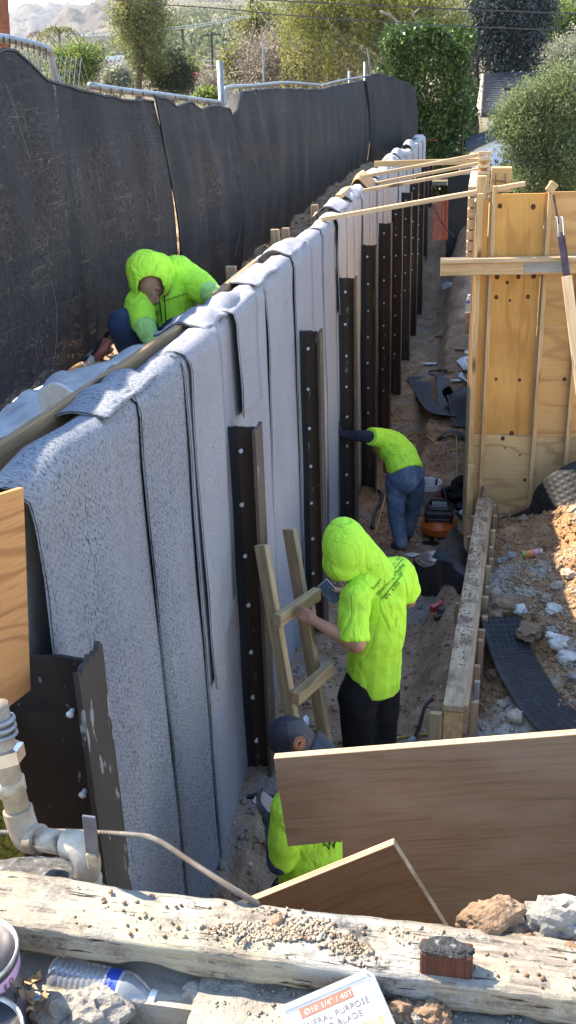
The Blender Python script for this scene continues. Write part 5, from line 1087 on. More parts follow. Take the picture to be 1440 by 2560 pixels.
# ------------------------------------------------------------------ drainage mats
def strip(name, pts, wdir, width, label, n=90, m_=16, dim=.007, pitch=.035, mat='mat_black', twist=None, wave=.0, cat='drainage mat'):
    path = ramp_pts(pts, 10); L = [0]
    for a, b in zip(path, path[1:]): L.append(L[-1] + (b - a).length)
    nu = max(20, int(L[-1] / pitch * 4)); nv = max(8, int(width / pitch * 4)); wd0 = Vector(wdir).normalized()
    def fn(u, v):
        s = u * L[-1]; i = min(np.searchsorted(L, s), len(path) - 1); i = max(i, 1); k = (s - L[i - 1]) / max(L[i] - L[i - 1], 1e-6)
        p = path[i - 1].lerp(path[i], k); d = (path[i] - path[i - 1]).normalized(); w_ = wd0.lerp(Vector(twist), u).normalized() if twist else wd0
        w_ = (w_ - d * w_.dot(d)).normalized(); nn = d.cross(w_) * -1
        a = s / pitch * 6.2832; b = v * width / pitch * 6.2832; hgt = dim * max(0, math.sin(a)) * max(0, math.sin(b)) ** .5 if 0.05 < v < .95 else 0
        return p + w_ * (v - .5) * width + nn * (hgt + wave * math.sin(v * 3.1) * (1 + .5 * math.sin(s * 7)))
    m = MB(); m.grid(fn, nu, nv); o = m.build(name, mat, None, True); sd = o.modifiers.new('t', 'SOLIDIFY'); sd.thickness = .003; return tag(o, label, cat)
def G(px, py, dz=0.0):      # a point on the trench floor
    p = P(px, py, z=.4)
    for _ in range(12): p = P(px, py, z=float(trench_fn(np.array([p.x]), np.array([p.y]))[0]))
    return p + Vector((0, 0, dz))
def GM(px, py, dz=0.0):     # a point on the dirt mound
    p = P(px, py, z=1.1)
    for _ in range(12): p = P(px, py, z=float(mound_fn(np.array([p.x]), np.array([p.y]))[0]))
    return p + Vector((0, 0, dz))
def GB(px, py, dz=0.0):
    p = P(px, py, z=3.0)
    for _ in range(12): p = P(px, py, z=float(back_fn(np.array([p.x]), np.array([p.y]))[0]))
    return p + Vector((0, 0, dz))
def GN(px, py, dz=0.0): return P(px, py, z=3.15) + Vector((0, 0, dz))
strip('drainage_mat', [GM(1245, 1600, .20), GM(1275, 1665, .12), GM(1320, 1735, .07), GM(1370, 1800, .06), GM(1440, 1855, .05), GM(1520, 1920, .03)], Vector((.75, .62, .1)), .30, 'black dimpled drainage mat curling over the dirt right of the curb', dim=.017, pitch=.045)
strip('drainage_mat', [P(1225, 1345, y=8.9), P(1290, 1332, y=8.85), P(1335, 1312, y=8.8), P(1360, 1265, y=8.75), P(1400, 1232, y=8.7), P(1470, 1200, y=8.7), P(1560, 1190, y=8.7)], Vector((.12, -.8, -.45)), .42, 'folded black ribbed mat draped against the form at the right edge', dim=.012, pitch=.06, twist=(.3, -.55, -.75))
strip('drainage_mat', [G(1040, 945, .03), G(1062, 985, .03), G(1085, 1020, .05), G(1110, 1045, .09), G(1145, 1048, .10)], Vector((.9, .35, 0)), .34, 'black mat strip lying diagonally left on the trench bank')
strip('drainage_mat', [G(1107, 940, .03), G(1108, 975, .03), G(1112, 1020, .03)], Vector((1, 0, 0)), .19, 'upright black mat strip beside the diagonal one on the bank')
strip('drainage_mat', [G(1118, 1015, .05), G(1135, 1005, .16), G(1150, 1020, .20), G(1160, 1050, .12), G(1168, 1075, .04)], Vector((.5, .8, .1)), .42, 'rolled black dimpled mat against the side of the form')
strip('drainage_mat', [G(1092, 1102, .02), G(1115, 1092, .06), G(1140, 1093, .07), G(1165, 1104, .05)], Vector((.1, .9, -.1)), .12, 'thin curved black mat strip by the form foot', dim=.006, pitch=.03)
strip('drainage_mat', [G(1035, 1455, .03), G(1060, 1478, .02), G(1100, 1480, .06), G(1140, 1450, .14), G(1162, 1410, .24)], Vector((-.35, .9, .2)), .42, 'dished black mat lying by the curb behind the frame worker', dim=.006, wave=-.03)
# ------------------------------------------------------------------ things on the trench floor
def lathe_obj(name, prof, M4, mat, parent=None, n=28): return MB().lathe(prof, n, M4).build(name, mat, parent, True)
T = lambda p: Matrix.Translation(Vector(p))
# bucket
p = G(1072, 1280); bk = thing('bucket', 'white plastic bucket with a red mark behind the worker in jeans', 'bucket', p)
m = MB(); m.lathe([(.125, .0), (.135, .30), (.142, .301), (.142, .318), (.137, .319), (.141, .33), (.141, .345), (.137, .346), (.142, .357), (.145, .372), (.138, .374), (.13, .36), (.12, .012)], 32, T(p), False); m.build('shell', 'bucket_white', bk, True)
MB().lathe([(.001, .012), (.125, .012)], 32, T(p), False).build('bottom', 'bucket_white', bk)
m = MB(); m.grid(lambda u, v: p + Vector((math.sin(-1.15 + u * .9) * (.1355 - .012 * (1 - v)), -math.cos(-1.15 + u * .9) * (.1355 - .012 * (1 - v)), .05 + v * .17)), 8, 3); m.build('label_block', 'label_grey', bk)
fr = frame(p + Vector((.045, -.128, .20)), (.93, .36, 0), (.36, -.93, .1)); text('lettering', 'WL', .09, 'red_mark', bk, fr)
MB().tube(ramp_pts([p + Vector((.14, 0, .33)), p + Vector((.19, -.06, .22)), p + Vector((.17, -.10, .12)), p + Vector((.10, -.14, .10))], 5), .003, 5).build('handle', 'galv', bk); board('stick', p + Vector((.05, .02, .1)), p + Vector((.08, .03, .40)), .02, .02, 'black_plastic', bk)
# compressor
p = G(1096, 1340); cpz = thing('air_compressor', 'orange pancake air compressor with a black motor cover', 'compressor', p)
lathe_obj('tank', [(.01, .045), (.12, .045), (.175, .06), (.19, .085), (.19, .135), (.197, .14), (.197, .15), (.19, .155), (.185, .19), (.15, .225), (.01, .235)], T(p), 'tank_orange', cpz, 40)
m = MB(); m.box(p + Vector((0, 0, .285)), (.31, .26, .10), None, .03); m.box(p + Vector((0, 0, .345)), (.25, .21, .06), None, .025); m.box(p + Vector((0, -.10, .25)), (.25, .12, .03), None, .01); m.build('motor_cover', 'black_plastic', cpz)
for dx in (-.13, .13):
    for dy in (-.1, .1): MB().box(p + Vector((dx, dy, .225)), (.035, .03, .07), None, .006).build('cover_leg', 'black_plastic', cpz)
MB().tube(ramp_pts([p + Vector((-.09, 0, .36)), p + Vector((-.085, 0, .415)), p + Vector((0, 0, .43)), p + Vector((.085, 0, .415)), p + Vector((.09, 0, .36))], 5), .014, 8).build('carry_handle', 'black_plastic', cpz, True)
for k in range(7): MB().box(p + Vector((.0 + k * .013, -.132, .295)), (.006, .006, .035)).build('vent_slot', 'dark_grey', cpz)
MB().box(p + Vector((.12, -.133, .31)), (.025, .008, .02)).build('switch', 'red_mark', cpz)
for a in (.5, 2.6, 4.2): MB().tube([p + Vector((math.cos(a) * .13, math.sin(a) * .13, 0)), p + Vector((math.cos(a) * .13, math.sin(a) * .13, .06))], .018, 8).build('foot', 'black_plastic', cpz)
MB().tube([p + Vector((-.02, -.16, .03)), p + Vector((-.02, -.19, .045))], .012, 6).build('drain_valve', 'pvc_orange', cpz); MB().tube([p + Vector((.17, 0, .28)), p + Vector((.24, -.03, .29))], .02, 8).build('regulator', 'dark_grey', cpz); lathe_obj('gauge', [(.028, 0), (.028, .018)], T(p + Vector((.24, -.05, .31))) @ Matrix.Rotation(rad(70), 4, 'X'), 'lid_white', cpz, 16)
# lids, rags, bags
def disc(px, py, r, lab, mat, tilt, rim=True, inner=None):
    p = G(px, py, .02); o = thing('lid', lab, 'lid', p); R = T(p) @ Matrix.Rotation(tilt[0], 4, 'X') @ Matrix.Rotation(tilt[1], 4, 'Y'); lathe_obj('disc', [(.0, 0), (r * .93, 0), (r * .95, .008), (r, .008), (r, -.012)], R, mat, o)
    MB().tube([R @ Vector((math.cos(a) * r, math.sin(a) * r, .004)) for a in np.linspace(0, 6.2832, 33)], .006, 5).build('rim', inner or mat, o, True)
disc(1150, 1358, .155, 'white bucket lid lying right of the compressor', 'lid_white', (rad(14), rad(-8)), inner='lid_metal'); disc(1085, 1402, .145, 'grey metal lid lying on the floor before the dished mat', 'lid_metal', (rad(4), 0)); disc(1062, 1250, .15, 'dark lid leaning low behind the worker in jeans', 'dark_grey', (rad(20), rad(30)))
def crumple(name, p, r, flat, mat, lab, seed, cat, rough=.6, sub=4):
    o = rockmesh(r, seed, sub, flat, rough).build(name, mat, None, True); o.location = p; return tag(o, lab, cat)
crumple('tool_bag', G(1125, 1255, .09), .16, (1.3, .8, .7), 'black_cloth', 'slumped black bag behind the compressor', 3, 'bag'); crumple('tool_bag', G(1155, 1250, .12), .16, (.9, .8, 1.0), 'black_cloth', 'black bag standing against the form foot', 5, 'bag')
crumple('rag', G(1112, 1352, .015), .09, (1.2, 1, .13), 'label_grey', 'grey rag spread beside the white lid', 7, 'rag'); crumple('glove', G(1125, 1338, .05), .055, (1.1, .7, .6), 'black_cloth', 'black work glove resting beside the compressor tank', 9, 'glove'); crumple('glove', G(1075, 1362, .02), .06, (1.4, .6, .25), 'black_cloth', 'flat black glove on the floor before the compressor', 10, 'glove')
crumple('plastic_scrap', G(1030, 1390, .015), .05, (1.4, .8, .2), 'plastic_film', 'crumpled clear plastic near the boots of the worker in jeans', 11, 'litter'); crumple('plastic_scrap', G(1078, 910, .012), .10, (1.6, .6, .10), 'plastic_film', 'shiny plastic film on the trench bank', 12, 'litter'); crumple('plastic_scrap', G(1140, 952, .012), .07, (1.2, .8, .12), 'plastic_film', 'small foil scrap beside the white papers', 13, 'litter')
crumple('cable_tangle', G(1155, 1290, .08), .10, (.8, .8, .8), 'black_plastic', 'tangle of black leads right of the compressor', 15, 'cable', .9); crumple('dust_mask', G(1165, 886, .04), .05, (.8, .9, .7), 'lid_white', 'white dust mask on the bank near the form', 16, 'mask', .25)
def paper_(pts, lab, mat='paper'):
    q = [G(a, b, .025) for a, b in pts]; m = MB(); m.grid(lambda u, v: (q[0].lerp(q[1], u)).lerp(q[3].lerp(q[2], u), v) + Vector((0, 0, .03 * math.sin(u * 3 + v * 2))), 8, 8); o = m.build('paper_sheet', mat, None, True); sd = o.modifiers.new('t', 'SOLIDIFY'); sd.thickness = .002; return tag(o, lab, 'paper')
paper_([(1140, 906), (1176, 893), (1178, 930), (1158, 932)], 'white paper sheet lying against the form'); paper_([(1145, 945), (1155, 935), (1178, 958), (1172, 968)], 'folded white paper strip below the white sheet'); paper_([(757, 1805), (772, 1806), (770, 1820), (760, 1818)], 'pale paper scrap seen between the frame rails')
p = G(1126, 725); ty_ = thing('paint_tray', 'grey metal paint tray upturned on the far bank', 'tray', p); panel('tray_back', p + Vector((-.14, 0, .02)), p + Vector((.16, .02, .02)), p + Vector((-.14, .12, .14)), .01, 'galv', ty_); panel('tray_side', p + Vector((-.14, -.01, .0)), p + Vector((-.21, .1, .10)), p + Vector((-.14, .10, .13)), .01, 'galv', ty_)
for k in range(6): board('tray_rib', p + Vector((-.12 + k * .05, .0, .035)), p + Vector((-.12 + k * .05, .10, .135)), .012, .008, 'bright_steel', ty_)
o = board('pry_bar', G(1105, 696, .03), G(1140, 697, .04), .03, .02, 'black_plastic'); tag(o, 'black bar lying on the far bank beyond the tray', 'tool'); o = board('chisel', G(1075, 932, .03), G(1115, 930, .03), .05, .03, 'black_plastic'); tag(o, 'black chisel-like tool above the mat strips', 'tool')
o = board('bamboo_stick', G(1110, 933, .03), G(1172, 932, .05), .025, .02, 'hose_yellow'); tag(o, 'thin yellow stick beside the black chisel-like tool', 'stick'); crumple('trowel', G(1105, 846, .03), .09, (1.5, .5, .3), 'rust_steel', 'rusty trowel lying on the trench bank', 19, 'tool'); crumple('hand_tool', G(1150, 878, .02), .06, (1.6, .4, .3), 'rust_steel', 'small rusty tool beside the dust mask', 20, 'tool')
o = board('leaning_stick', G(1166, 835, .0), G(1178, 790, .0) + Vector((0, 0, .28)), .03, .02, 'pine_pale'); tag(o, 'thin stick leaning on the form under the water bottle', 'stick')
def bottle(axis0, axis1, r, name, lab, scale_label=True, full=False, lettering=False):
    a = Vector(axis0); b = Vector(axis1); L = (b - a).length; d = (b - a).normalized(); x = Vector((0, -1, .35)); x = (x - d * x.dot(d)).normalized(); yv = d.cross(x); Mx = Matrix((x, yv, d)).transposed().to_4x4(); Mx.translation = a; o = thing(name, lab, 'bottle', a)
    pr = [(r * .5, .0), (r * .85, .004), (r, .015)]
    for i in range(10): z = .02 + i * L * .052; pr += [(r, z), (r, z + L * .026), (r * .95, z + L * .036), (r * .95, z + L * .042)]
    pr += [(r * 1.0, L * .56), (r * 1.0, L * .75), (r * .9, L * .80), (r * .62, L * .88), (r * .38, L * .93), (r * .36, L * .955)]
    MB().lathe(pr, 32, Mx).build('clear_body', 'clear_plastic', o, True); lathe_obj('cap', [(r * .42, L * .945), (r * .44, L * .95), (r * .44, L * .972), (r * .41, L * .975), (r * .44, L * .98), (r * .43, L), (r * .2, L)], Mx, 'white_paint', o, 24)
    def band(z0, z1, mt, nm, rr=1.012, a0=0, a1=6.2832): m = MB(); m.grid(lambda u, v: Mx @ Vector((math.cos(a0 + (a1 - a0) * u) * r * rr, math.sin(a0 + (a1 - a0) * u) * r * rr, L * (z0 + (z1 - z0) * v))), 36, 1); return m.build(nm, mt, o, True)
    band(.54, .70, 'print_white', 'label'); band(.552, .672, 'print_blue', 'label_print', 1.018); band(.555, .67, 'print_sky', 'label_print', 1.024, .15, 1.25)
    if lettering:
        band(.60, .655, 'print_white', 'label_print', 1.03, -.30, .10); band(.655, .70, 'print_black', 'label_print', 1.03, .55, 1.35)
        for s_, ang, z_, sz, mt in (('LAND', 1.28, .667, .011, 'print_white'), ('NAME:', .30, .60, .0055, 'print_white'), ('PURIFIED', -.42, .575, .006, 'print_white'), ('WATER', -.42, .61, .006, 'print_white')):
            n_ = Vector((math.cos(ang), math.sin(ang), 0)); fr_ = frame(n_ * r * 1.035 + Vector((0, 0, L * z_)), Vector((math.sin(ang), -math.cos(ang), 0)), n_); text('lettering', s_, sz, mt, o, Mx @ fr_, ext=.0002)
    return o
p = G(1178, 805) ; q = P(1178, 805, y=p.y - .1); b0 = P(1178, 782, y=11.6); bottle(b0 + Vector((-.03, 0, 0)), b0 + Vector((-.03, 0, .21)), .033, 'water_bottle', 'small water bottle standing against the side of the form'); o = MB().box(b0 + Vector((-.03, 0, -.12)), (.07, .09, .24), None, .005).build('block', 'pine_stake'); tag(o, 'little wooden block carrying the bottle by the form', 'block')
bottle(P(612, 2150, z=.66), P(622, 2092, z=.66), .033, 'water_bottle', 'crushed water bottle lying at the foot of the wall behind the phone worker')
p = P(636, 2150, z=.64); dr = thing('drain_grate', 'round black drain grate beside the bottle at the wall foot', 'grate', p); lathe_obj('ring', [(.052, -.01), (.058, -.01), (.058, .012), (.052, .012)], T(p) @ Matrix.Rotation(rad(25), 4, 'X'), 'black_plastic', dr)
for k in range(-3, 4):
    h_ = math.sqrt(.052 ** 2 - (k * .014) ** 2); Rm = T(p) @ Matrix.Rotation(rad(25), 4, 'X'); board('bar', Rm @ Vector((k * .014, -h_, .004)), Rm @ Vector((k * .014, h_, .004)), .005, .008, 'dark_grey', dr); board('bar', Rm @ Vector((-h_, k * .014, .002)), Rm @ Vector((h_, k * .014, .002)), .005, .008, 'dark_grey', dr)
def hose(pts, r, mat, lab, ground=True, name='hose', cat='hose'):
    q = [G(a, b, r + (c[0] if c else 0)) for a, b, *c in pts] if ground else pts; o = MB().tube(ramp_pts(q, 7), r, 6).build(name, mat, None, True); return tag(o, lab, cat)
hose([(1168, 1130, .05), (1130, 1128), (1095, 1115), (1075, 1098), (1050, 1084), (1025, 1086), (1012, 1100), (1003, 1125)], .011, 'hose_yellow', 'yellow air hose arching across the bank to the form')
hose([(968, 1185), (966, 1225), (958, 1262), (945, 1310), (932, 1355), (928, 1375)], .010, 'hose_yellow', 'yellow hose running down the floor left of the jeans')
hose([(970, 1022), (985, 1040), (1000, 1060), (978, 1060), (978, 1052), (1005, 1048), (1028, 1058), (1005, 1068), (985, 1078), (995, 1100), (1000, 1080)], .009, 'hose_yellow', 'loose coil of yellow hose by the beam feet')
hose([(1100, 1190), (1125, 1200), (1145, 1212), (1172, 1213)], .010, 'hose_yellow', 'short yellow hose right of the bucket'); hose([(1140, 1110, .1), (1143, 1160, .05), (1142, 1200), (1146, 1230)], .007, 'hose_yellow', 'tan cord hanging along the form beside the bags', name='cord', cat='cord')
hose([(1062, 865), (1040, 878), (1028, 885), (1040, 895), (1062, 902), (1045, 910), (1020, 920), (1028, 930), (1000, 942), (1012, 950), (1045, 926), (1055, 925)], .007, 'hose_yellow', 'thin pale cord looping on the floor under the bank', name='cord', cat='cord'); hose([(1042, 930), (1015, 950), (1008, 965), (1020, 985), (1040, 990)], .007, 'hose_yellow', 'thin cord beside the diagonal mat strip', name='cord', cat='cord')
hose([(1086, 805), (1092, 785), (1110, 778), (1150, 768), (1172, 765)], .008, 'hose_yellow', 'thin cord crossing the far bank to the form', name='cord', cat='cord'); hose([(945, 1230), (955, 1240), (950, 1262), (938, 1285), (930, 1325)], .022, 'hose_black', 'black rubber strap lying left of the yellow hose', name='strap', cat='strap')
hose([(1000, 1345), (1008, 1310), (1002, 1290)], .008, 'hose_yellow', 'dark yellow cable behind the boots of the worker in jeans', name='cable', cat='cable'); hose([(985, 1850), (1010, 1846), (1040, 1842), (1066, 1838)], .010, 'hose_yellow', 'yellow hose showing above the plywood edge')
# tools by the curb
p = G(1098, 1535, .03); ng = thing('nail_gun', 'red and black nail gun lying on the soil left of the curb', 'tool', p); dv = Vector((.55, .8, 0)).normalized(); sv_ = Vector((.8, -.55, 0)).normalized()
board('grip', p - dv * .02 - sv_ * .06, p + dv * .16 - sv_ * .05, .05, .05, 'red_plastic', ng); board('body', p - dv * .02 + sv_ * .02, p + dv * .2 + sv_ * .05 + Vector((0, 0, .02)), .06, .06, 'dark_grey', ng); board('magazine', p - dv * .13 + sv_ * .05, p + dv * .12 + sv_ * .13, .035, .04, 'black_plastic', ng); lathe_obj('head', [(.02, 0), (.04, .005), (.04, .06), (.03, .075)], T(p + dv * .19 + sv_ * .06 + Vector((0, 0, .02))) @ dv.to_track_quat('Z', 'Y').to_matrix().to_4x4(), 'black_plastic', ng, 16); lathe_obj('cap_ring', [(.035, 0), (.035, .008)], T(p + dv * .265 + sv_ * .06 + Vector((0, 0, .02))) @ dv.to_track_quat('Z', 'Y').to_matrix().to_4x4(), 'lid_metal', ng, 16)
p = P(1035, 1845, z=.90); tl = thing('hose_coupling', 'grey tool end with a brown hose beside the curb end', 'tool', p); MB().tube(ramp_pts([p, p + Vector((.03, .03, .06)), p + Vector((.06, .1, .17)), p + Vector((.11, .14, .22))], 5), .012, 8).build('hose', 'rust_steel', tl, True); MB().caps([p + Vector((-.03, -.03, -.02)), p], [.028, .018]).build('coupling', 'label_grey', tl, True); MB().box(p + Vector((.10, -.01, 0)), (.06, .04, .06), None, .012).build('plug', 'black_plastic', tl)
# ------------------------------------------------------------------ far end of the trench
e0 = P(1085, 500, y=21.5); e1 = P(1122, 498, y=21.5); orm = thing('safety_fence', 'orange plastic safety netting at the far end of the trench', 'fence', (e0.x, 21.5, .5)); zt = e0.z; zb = P(1090, 600, y=21.5).z
for i in range(9): x_ = e0.x + (e1.x - e0.x) * i / 8; MB().tube([(x_, 21.5, zb), (x_ + .03 * math.sin(i * 3), 21.48, zt)], .008, 4).build('net_strand', 'orange_mesh', orm)
for i in range(16): z_ = zb + (zt - zb) * i / 15; MB().tube([(e0.x, 21.49, z_), (e1.x, 21.49, z_ + .03)], .008, 4).build('net_strand', 'orange_mesh', orm)
board('post', (e1.x - .1, 21.53, zb - .2), (e1.x - .06, 21.53, zt + .05), .035, .035, 'redwood', orm)
o = MB().tube([P(1083, 512, y=21.2), P(1100, 550, y=21.0), P(1118, 575, y=20.9), P(1136, 592, y=20.8)], .012, 6).build('slack_cable', 'hose_black'); tag(o, 'black cable slanting in front of the orange netting', 'cable')
o = MB().box((P(1165, 480, y=24).x, 24.2, 1.75), (.85, .08, 2.3)).build('gap_shade', 'gap_dark'); tag(o, 'dark sheet standing in for the shaded gap beyond the braces', 'shade sheet')  # upright dark sheet standing in for the shade of the gap
for k, (px_, py_, r_) in enumerate(((1125, 600, .28), (1150, 590, .30), (1105, 612, .22), (1165, 600, .25))): rock(P(px_, py_, z=.75), r_, 'rubble_grey' if k else 'rock_brown', ['brown earth lump at the far end of the trench', 'pale rubble heap below the dark gap sheet', 'grey rubble lump at the left of the far heap', 'rubble lump at the right of the far heap'][k], 60 + k, 'rubble_lump', cat='rubble')
# ------------------------------------------------------------------ behind the wall
def sack(px, py, r, flat, mat, lab, seed, dz=.03, rz=0.4): o = rockmesh(r, seed, 4, flat, .18).build('sack', mat, None, True); o.location = GB(px, py, dz); o.rotation_euler = (0, 0, rz); return tag(o, lab, 'sack')
sack(170, 930, .17, (1.3, .8, .5), 'sack_tan', 'tan sack slumped under the net beside the orange pipe', 31); sack(210, 908, .15, (1.4, .7, .5), 'sack_tan', 'upper tan sack lying against the net hem', 32, .10, .2); sack(130, 952, .12, (1.2, .7, .35), 'sack_tan', 'flattened tan sack under the net left of the others', 33)
def drape(pts, lab, mat='fleece_white', seed=0, amp=.05):
    q = [GB(a_, b_, c_) for a_, b_, c_ in pts]; m = MB(); m.grid(lambda u, v: q[0].lerp(q[1], u).lerp(q[3].lerp(q[2], u), v) + Vector((0, 0, amp * mnoise.noise(Vector((u * 3, v * 3, seed))) + amp * .5 * math.sin(u * 7 + seed))), 24, 24); o = m.build('fabric_sheet', mat, None, True); o.modifiers.new('t', 'SOLIDIFY').thickness = .006; return tag(o, lab, 'fabric')
def laid(x0, x1, y0, y1, rise, lab, seed, mat='fleece_white'):
    def fn(u, v):
        x = x0 + (x1 - x0) * u + .06 * mnoise.noise(Vector((v * 3, seed, 0))); y = y0 + (y1 - y0) * v + .08 * mnoise.noise(Vector((u * 3, seed, 4)))
        return (x, y, 3.12 + rise * u ** 1.6 + .05 * mnoise.noise(Vector((x * 4, y * 4, seed))) + .022 * abs(math.sin(x * 11 + y * 7 + seed)))
    m = MB(); m.grid(fn, 30, 34); o = m.build('fabric_sheet', mat, None, True); o.modifiers.new('t', 'SOLIDIFY').thickness = .006; return tag(o, lab, 'fabric')
laid(-2.62, -1.95, 4.1, 5.75, .20, 'crumpled white fabric sheet between net and near wall top', 3.0)
laid(-2.40, -1.80, 3.5, 4.75, .30, 'second white fabric sheet folded beside the board at the left edge', 8.0)
m = MB(); q0 = P(95, 985, z=3.55); q1 = P(190, 985, z=3.62); q2 = P(165, 1045, z=3.45); q3 = P(105, 1040, z=3.42); m.grid(lambda u, v: q0.lerp(q1, u).lerp(q3.lerp(q2, u), v) + Vector((0, 0, .05 * math.sin(u * 3.1))), 10, 10); o = m.build('fabric_offcut', 'fleece_white', None, True); o.modifiers.new('t', 'SOLIDIFY').thickness = .006; tag(o, 'stiff pale blue-white fabric offcut standing behind the near wall top', 'fabric')
pp = GB(232, 925, 0); pv = thing('pvc_pipe', 'upright orange plastic pipe stub by the crouching worker', 'pipe', pp); lathe_obj('tube', [(.052, 0), (.052, .26), (.044, .26), (.044, .02)], T(pp), 'pvc_orange', pv, 20); o = MB().tube([GB(236, 945, .10), GB(272, 905, .14)], .04, 12).build('pipe_offcut', 'pvc_red', None, True); tag(o, 'brick-red pipe offcut lying beside the orange stub', 'pipe'); o = MB().tube(ramp_pts([GB(215, 958, .16), GB(262, 920, .2), GB(290, 905, .22), GB(315, 912, .2)], 5), .018, 8).build('rubber_hose', 'hose_black', None, True); tag(o, 'black hose lying behind the wall beside the red pipe', 'hose'); o = MB().tube([GB(248, 905, .08), GB(272, 888, .10)], .018, 8).build('steel_conduit', 'galv', None, True); tag(o, 'short grey conduit between orange pipe and worker', 'pipe')
crumple('plastic_bag', GB(225, 945, .12), .05, (.8, .8, 1), 'plastic_film', 'clear plastic bag scrap on the red pipe end', 41, 'bag'); crumple('plastic_bag', GB(262, 895, .12), .05, (1, .8, .8), 'plastic_film', 'clear plastic scrap beside the grey conduit', 42, 'bag')
for px_, py_, lab in ((579, 695, 'short stake behind the wall right of the worker elbow'), (688, 598, 'left stake of two behind the wall by the net foot'), (714, 593, 'right stake of two behind the wall by the net foot'), (787, 532, 'stub stake behind the wall before the nearest brace')): a = P(px_, py_, x=-1.62); o = board('stake', a + Vector((0, 0, -.5)), a + Vector((0, 0, .08)), .07, .04, 'pine_stake', None, up=(0, 1, 0)); tag(o, lab, 'stake')
o = board('timber_stub', P(846, 492, z=3.72), P(870, 472, z=3.72), .06, .05, 'pine'); tag(o, 'short timber stub lying on the wall top before the second brace', 'board')
def flap(px, py, w_, h_, mat, lab, seed):       # loose sheet end standing up from the wall top
    c = P(px, py, z=ZW + .02); c.x = XW - .10
    def fn(u, v):
        arch = math.sin(math.pi * min(1, v * 1.15)); z = ZW + .02 + h_ * arch * (.65 + .35 * math.sin(u * math.pi)) + .02 * mnoise.noise(Vector((u * 4, v * 3, seed)))
        return (XW + .012 - .30 * v + .03 * mnoise.noise(Vector((u * 3, v * 2, seed + 5))), c.y + (u - .5) * w_ + .05 * v * math.sin(seed), z - (.10 * max(0, v - .6) if v > .6 else 0))
    m = MB(); m.grid(fn, 16, 16); o = m.build('fleece_flap', mat, None, True); o.modifiers.new('t', 'SOLIDIFY').thickness = .007; tag(o, lab, 'fabric')
    MB().tube([fn(0, j / 16) for j in range(17)], .002, 5).build('raw_edge', 'fleece_edge', o); return o
o = flap(905, 462, 1.0, .17, 'sack_tan', 'brown matting folded over the wall top by the second brace', 66)
for k, (px_, py_, w_, h_) in enumerate(((862, 492, 1.1, .10), (975, 392, 1.3, .14), (1010, 368, 1.6, .15), (915, 440, 1.0, .10), (945, 405, 1.0, .13), (838, 520, .8, .09), (612, 690, .75, .03), (480, 800, .5, .045), (240, 985, .62, .03), (690, 622, .7, .05), (1035, 350, 1.4, .12))):
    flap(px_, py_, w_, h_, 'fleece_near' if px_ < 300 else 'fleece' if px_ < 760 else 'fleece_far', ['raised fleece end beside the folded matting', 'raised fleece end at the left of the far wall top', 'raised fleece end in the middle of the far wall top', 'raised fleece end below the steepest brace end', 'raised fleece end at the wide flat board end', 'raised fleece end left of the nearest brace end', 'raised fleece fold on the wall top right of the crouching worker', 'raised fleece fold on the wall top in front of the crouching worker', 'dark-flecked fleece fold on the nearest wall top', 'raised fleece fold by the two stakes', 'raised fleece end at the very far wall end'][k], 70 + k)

# ------------------------------------------------------------------ foreground litter, pipe, rebar
# water bottle in front
bottle(P(128, 2432, z=3.205), P(392, 2498, z=3.20), .0345, 'water_bottle', 'empty clear water bottle with a blue label lying in the foreground', lettering=True)
# pipe with valve
pi = thing('pipe_assembly', 'old painted water pipe with coupling, elbows and valve at the left', 'pipe', P(215, 2205, y=1.47)); pa = [P(-12, 1760, y=1.55), P(20, 1930, y=1.53), P(52, 2052, y=1.51)]; pb = P(70, 2092, y=1.50); pc_ = P(195, 2115, y=1.47); pd = P(215, 2150, y=1.46); pe = P(213, 2235, y=1.455)
MB().tube(pa, .0255, 20).build('riser', 'pipe_old', pi, True); MB().tube(ramp_pts([pa[2] + (pa[1] - pa[2]) * .25, pa[2], pb, pb.lerp(pc_, .25)], 5), .031, 20).build('elbow', 'pipe_old', pi, True); MB().tube([pb, pc_], .0245, 20).build('cross_pipe', 'pipe_paint', pi, True); MB().tube(ramp_pts([pb.lerp(pc_, .78), pc_, pd, pd.lerp(pe, .35)], 5), .0295, 20).build('elbow', 'pipe_paint', pi, True); MB().tube([pd, pe], .0245, 20).build('drop_pipe', 'pipe_paint', pi, True); MB().tube([pd.lerp(pe, .45), pd.lerp(pe, .5), pd.lerp(pe, .9)], [.030, .034, .034], 20).build('socket', 'pipe_paint', pi, True)
dv = (pa[1] - pa[0]).normalized(); Rm = lambda q: T(q) @ dv.to_track_quat('Z', 'Y').to_matrix().to_4x4(); c0 = P(8, 1865, y=1.54); MB().lathe([(.030, 0), (.041, .004), (.041, .032), (.032, .036)], 6, Rm(c0)).build('hex_nut', 'bright_steel', pi); c1 = P(0, 1800, y=1.545)
for k in range(3): MB().tube([c1 + dv * (k * .016) + (Rm(Vector((0, 0, 0))).to_3x3() @ Vector((math.cos(a) * .026, math.sin(a) * .026, 0))) for a in np.linspace(0, 6.2832, 21)], .006, 6).build('flex_ring', 'galv', pi, True)
lathe_obj('collar', [(.028, 0), (.033, .003), (.033, .03), (.028, .034)], Rm(P(20, 1945, y=1.53)), 'pipe_paint', pi); va = P(222, 2040, y=1.40); vb = P(232, 2140, y=1.40); board('valve_lever', va, vb, .026, .006, 'can_grey', pi, up=(0, -1, 0)); board('lever_foot', vb + Vector((0, .0, .01)), P(236, 2165, y=1.43), .022, .02, 'pipe_paint', pi, up=(0, -1, 0))
rb = [P(-80, 2078, y=1.62), P(0, 2081, y=1.60), P(150, 2078, y=1.58), P(330, 2087, y=1.52), P(395, 2102, y=1.50), P(470, 2150, y=1.45), P(560, 2208, y=1.38), P(648, 2262, z=3.31)]
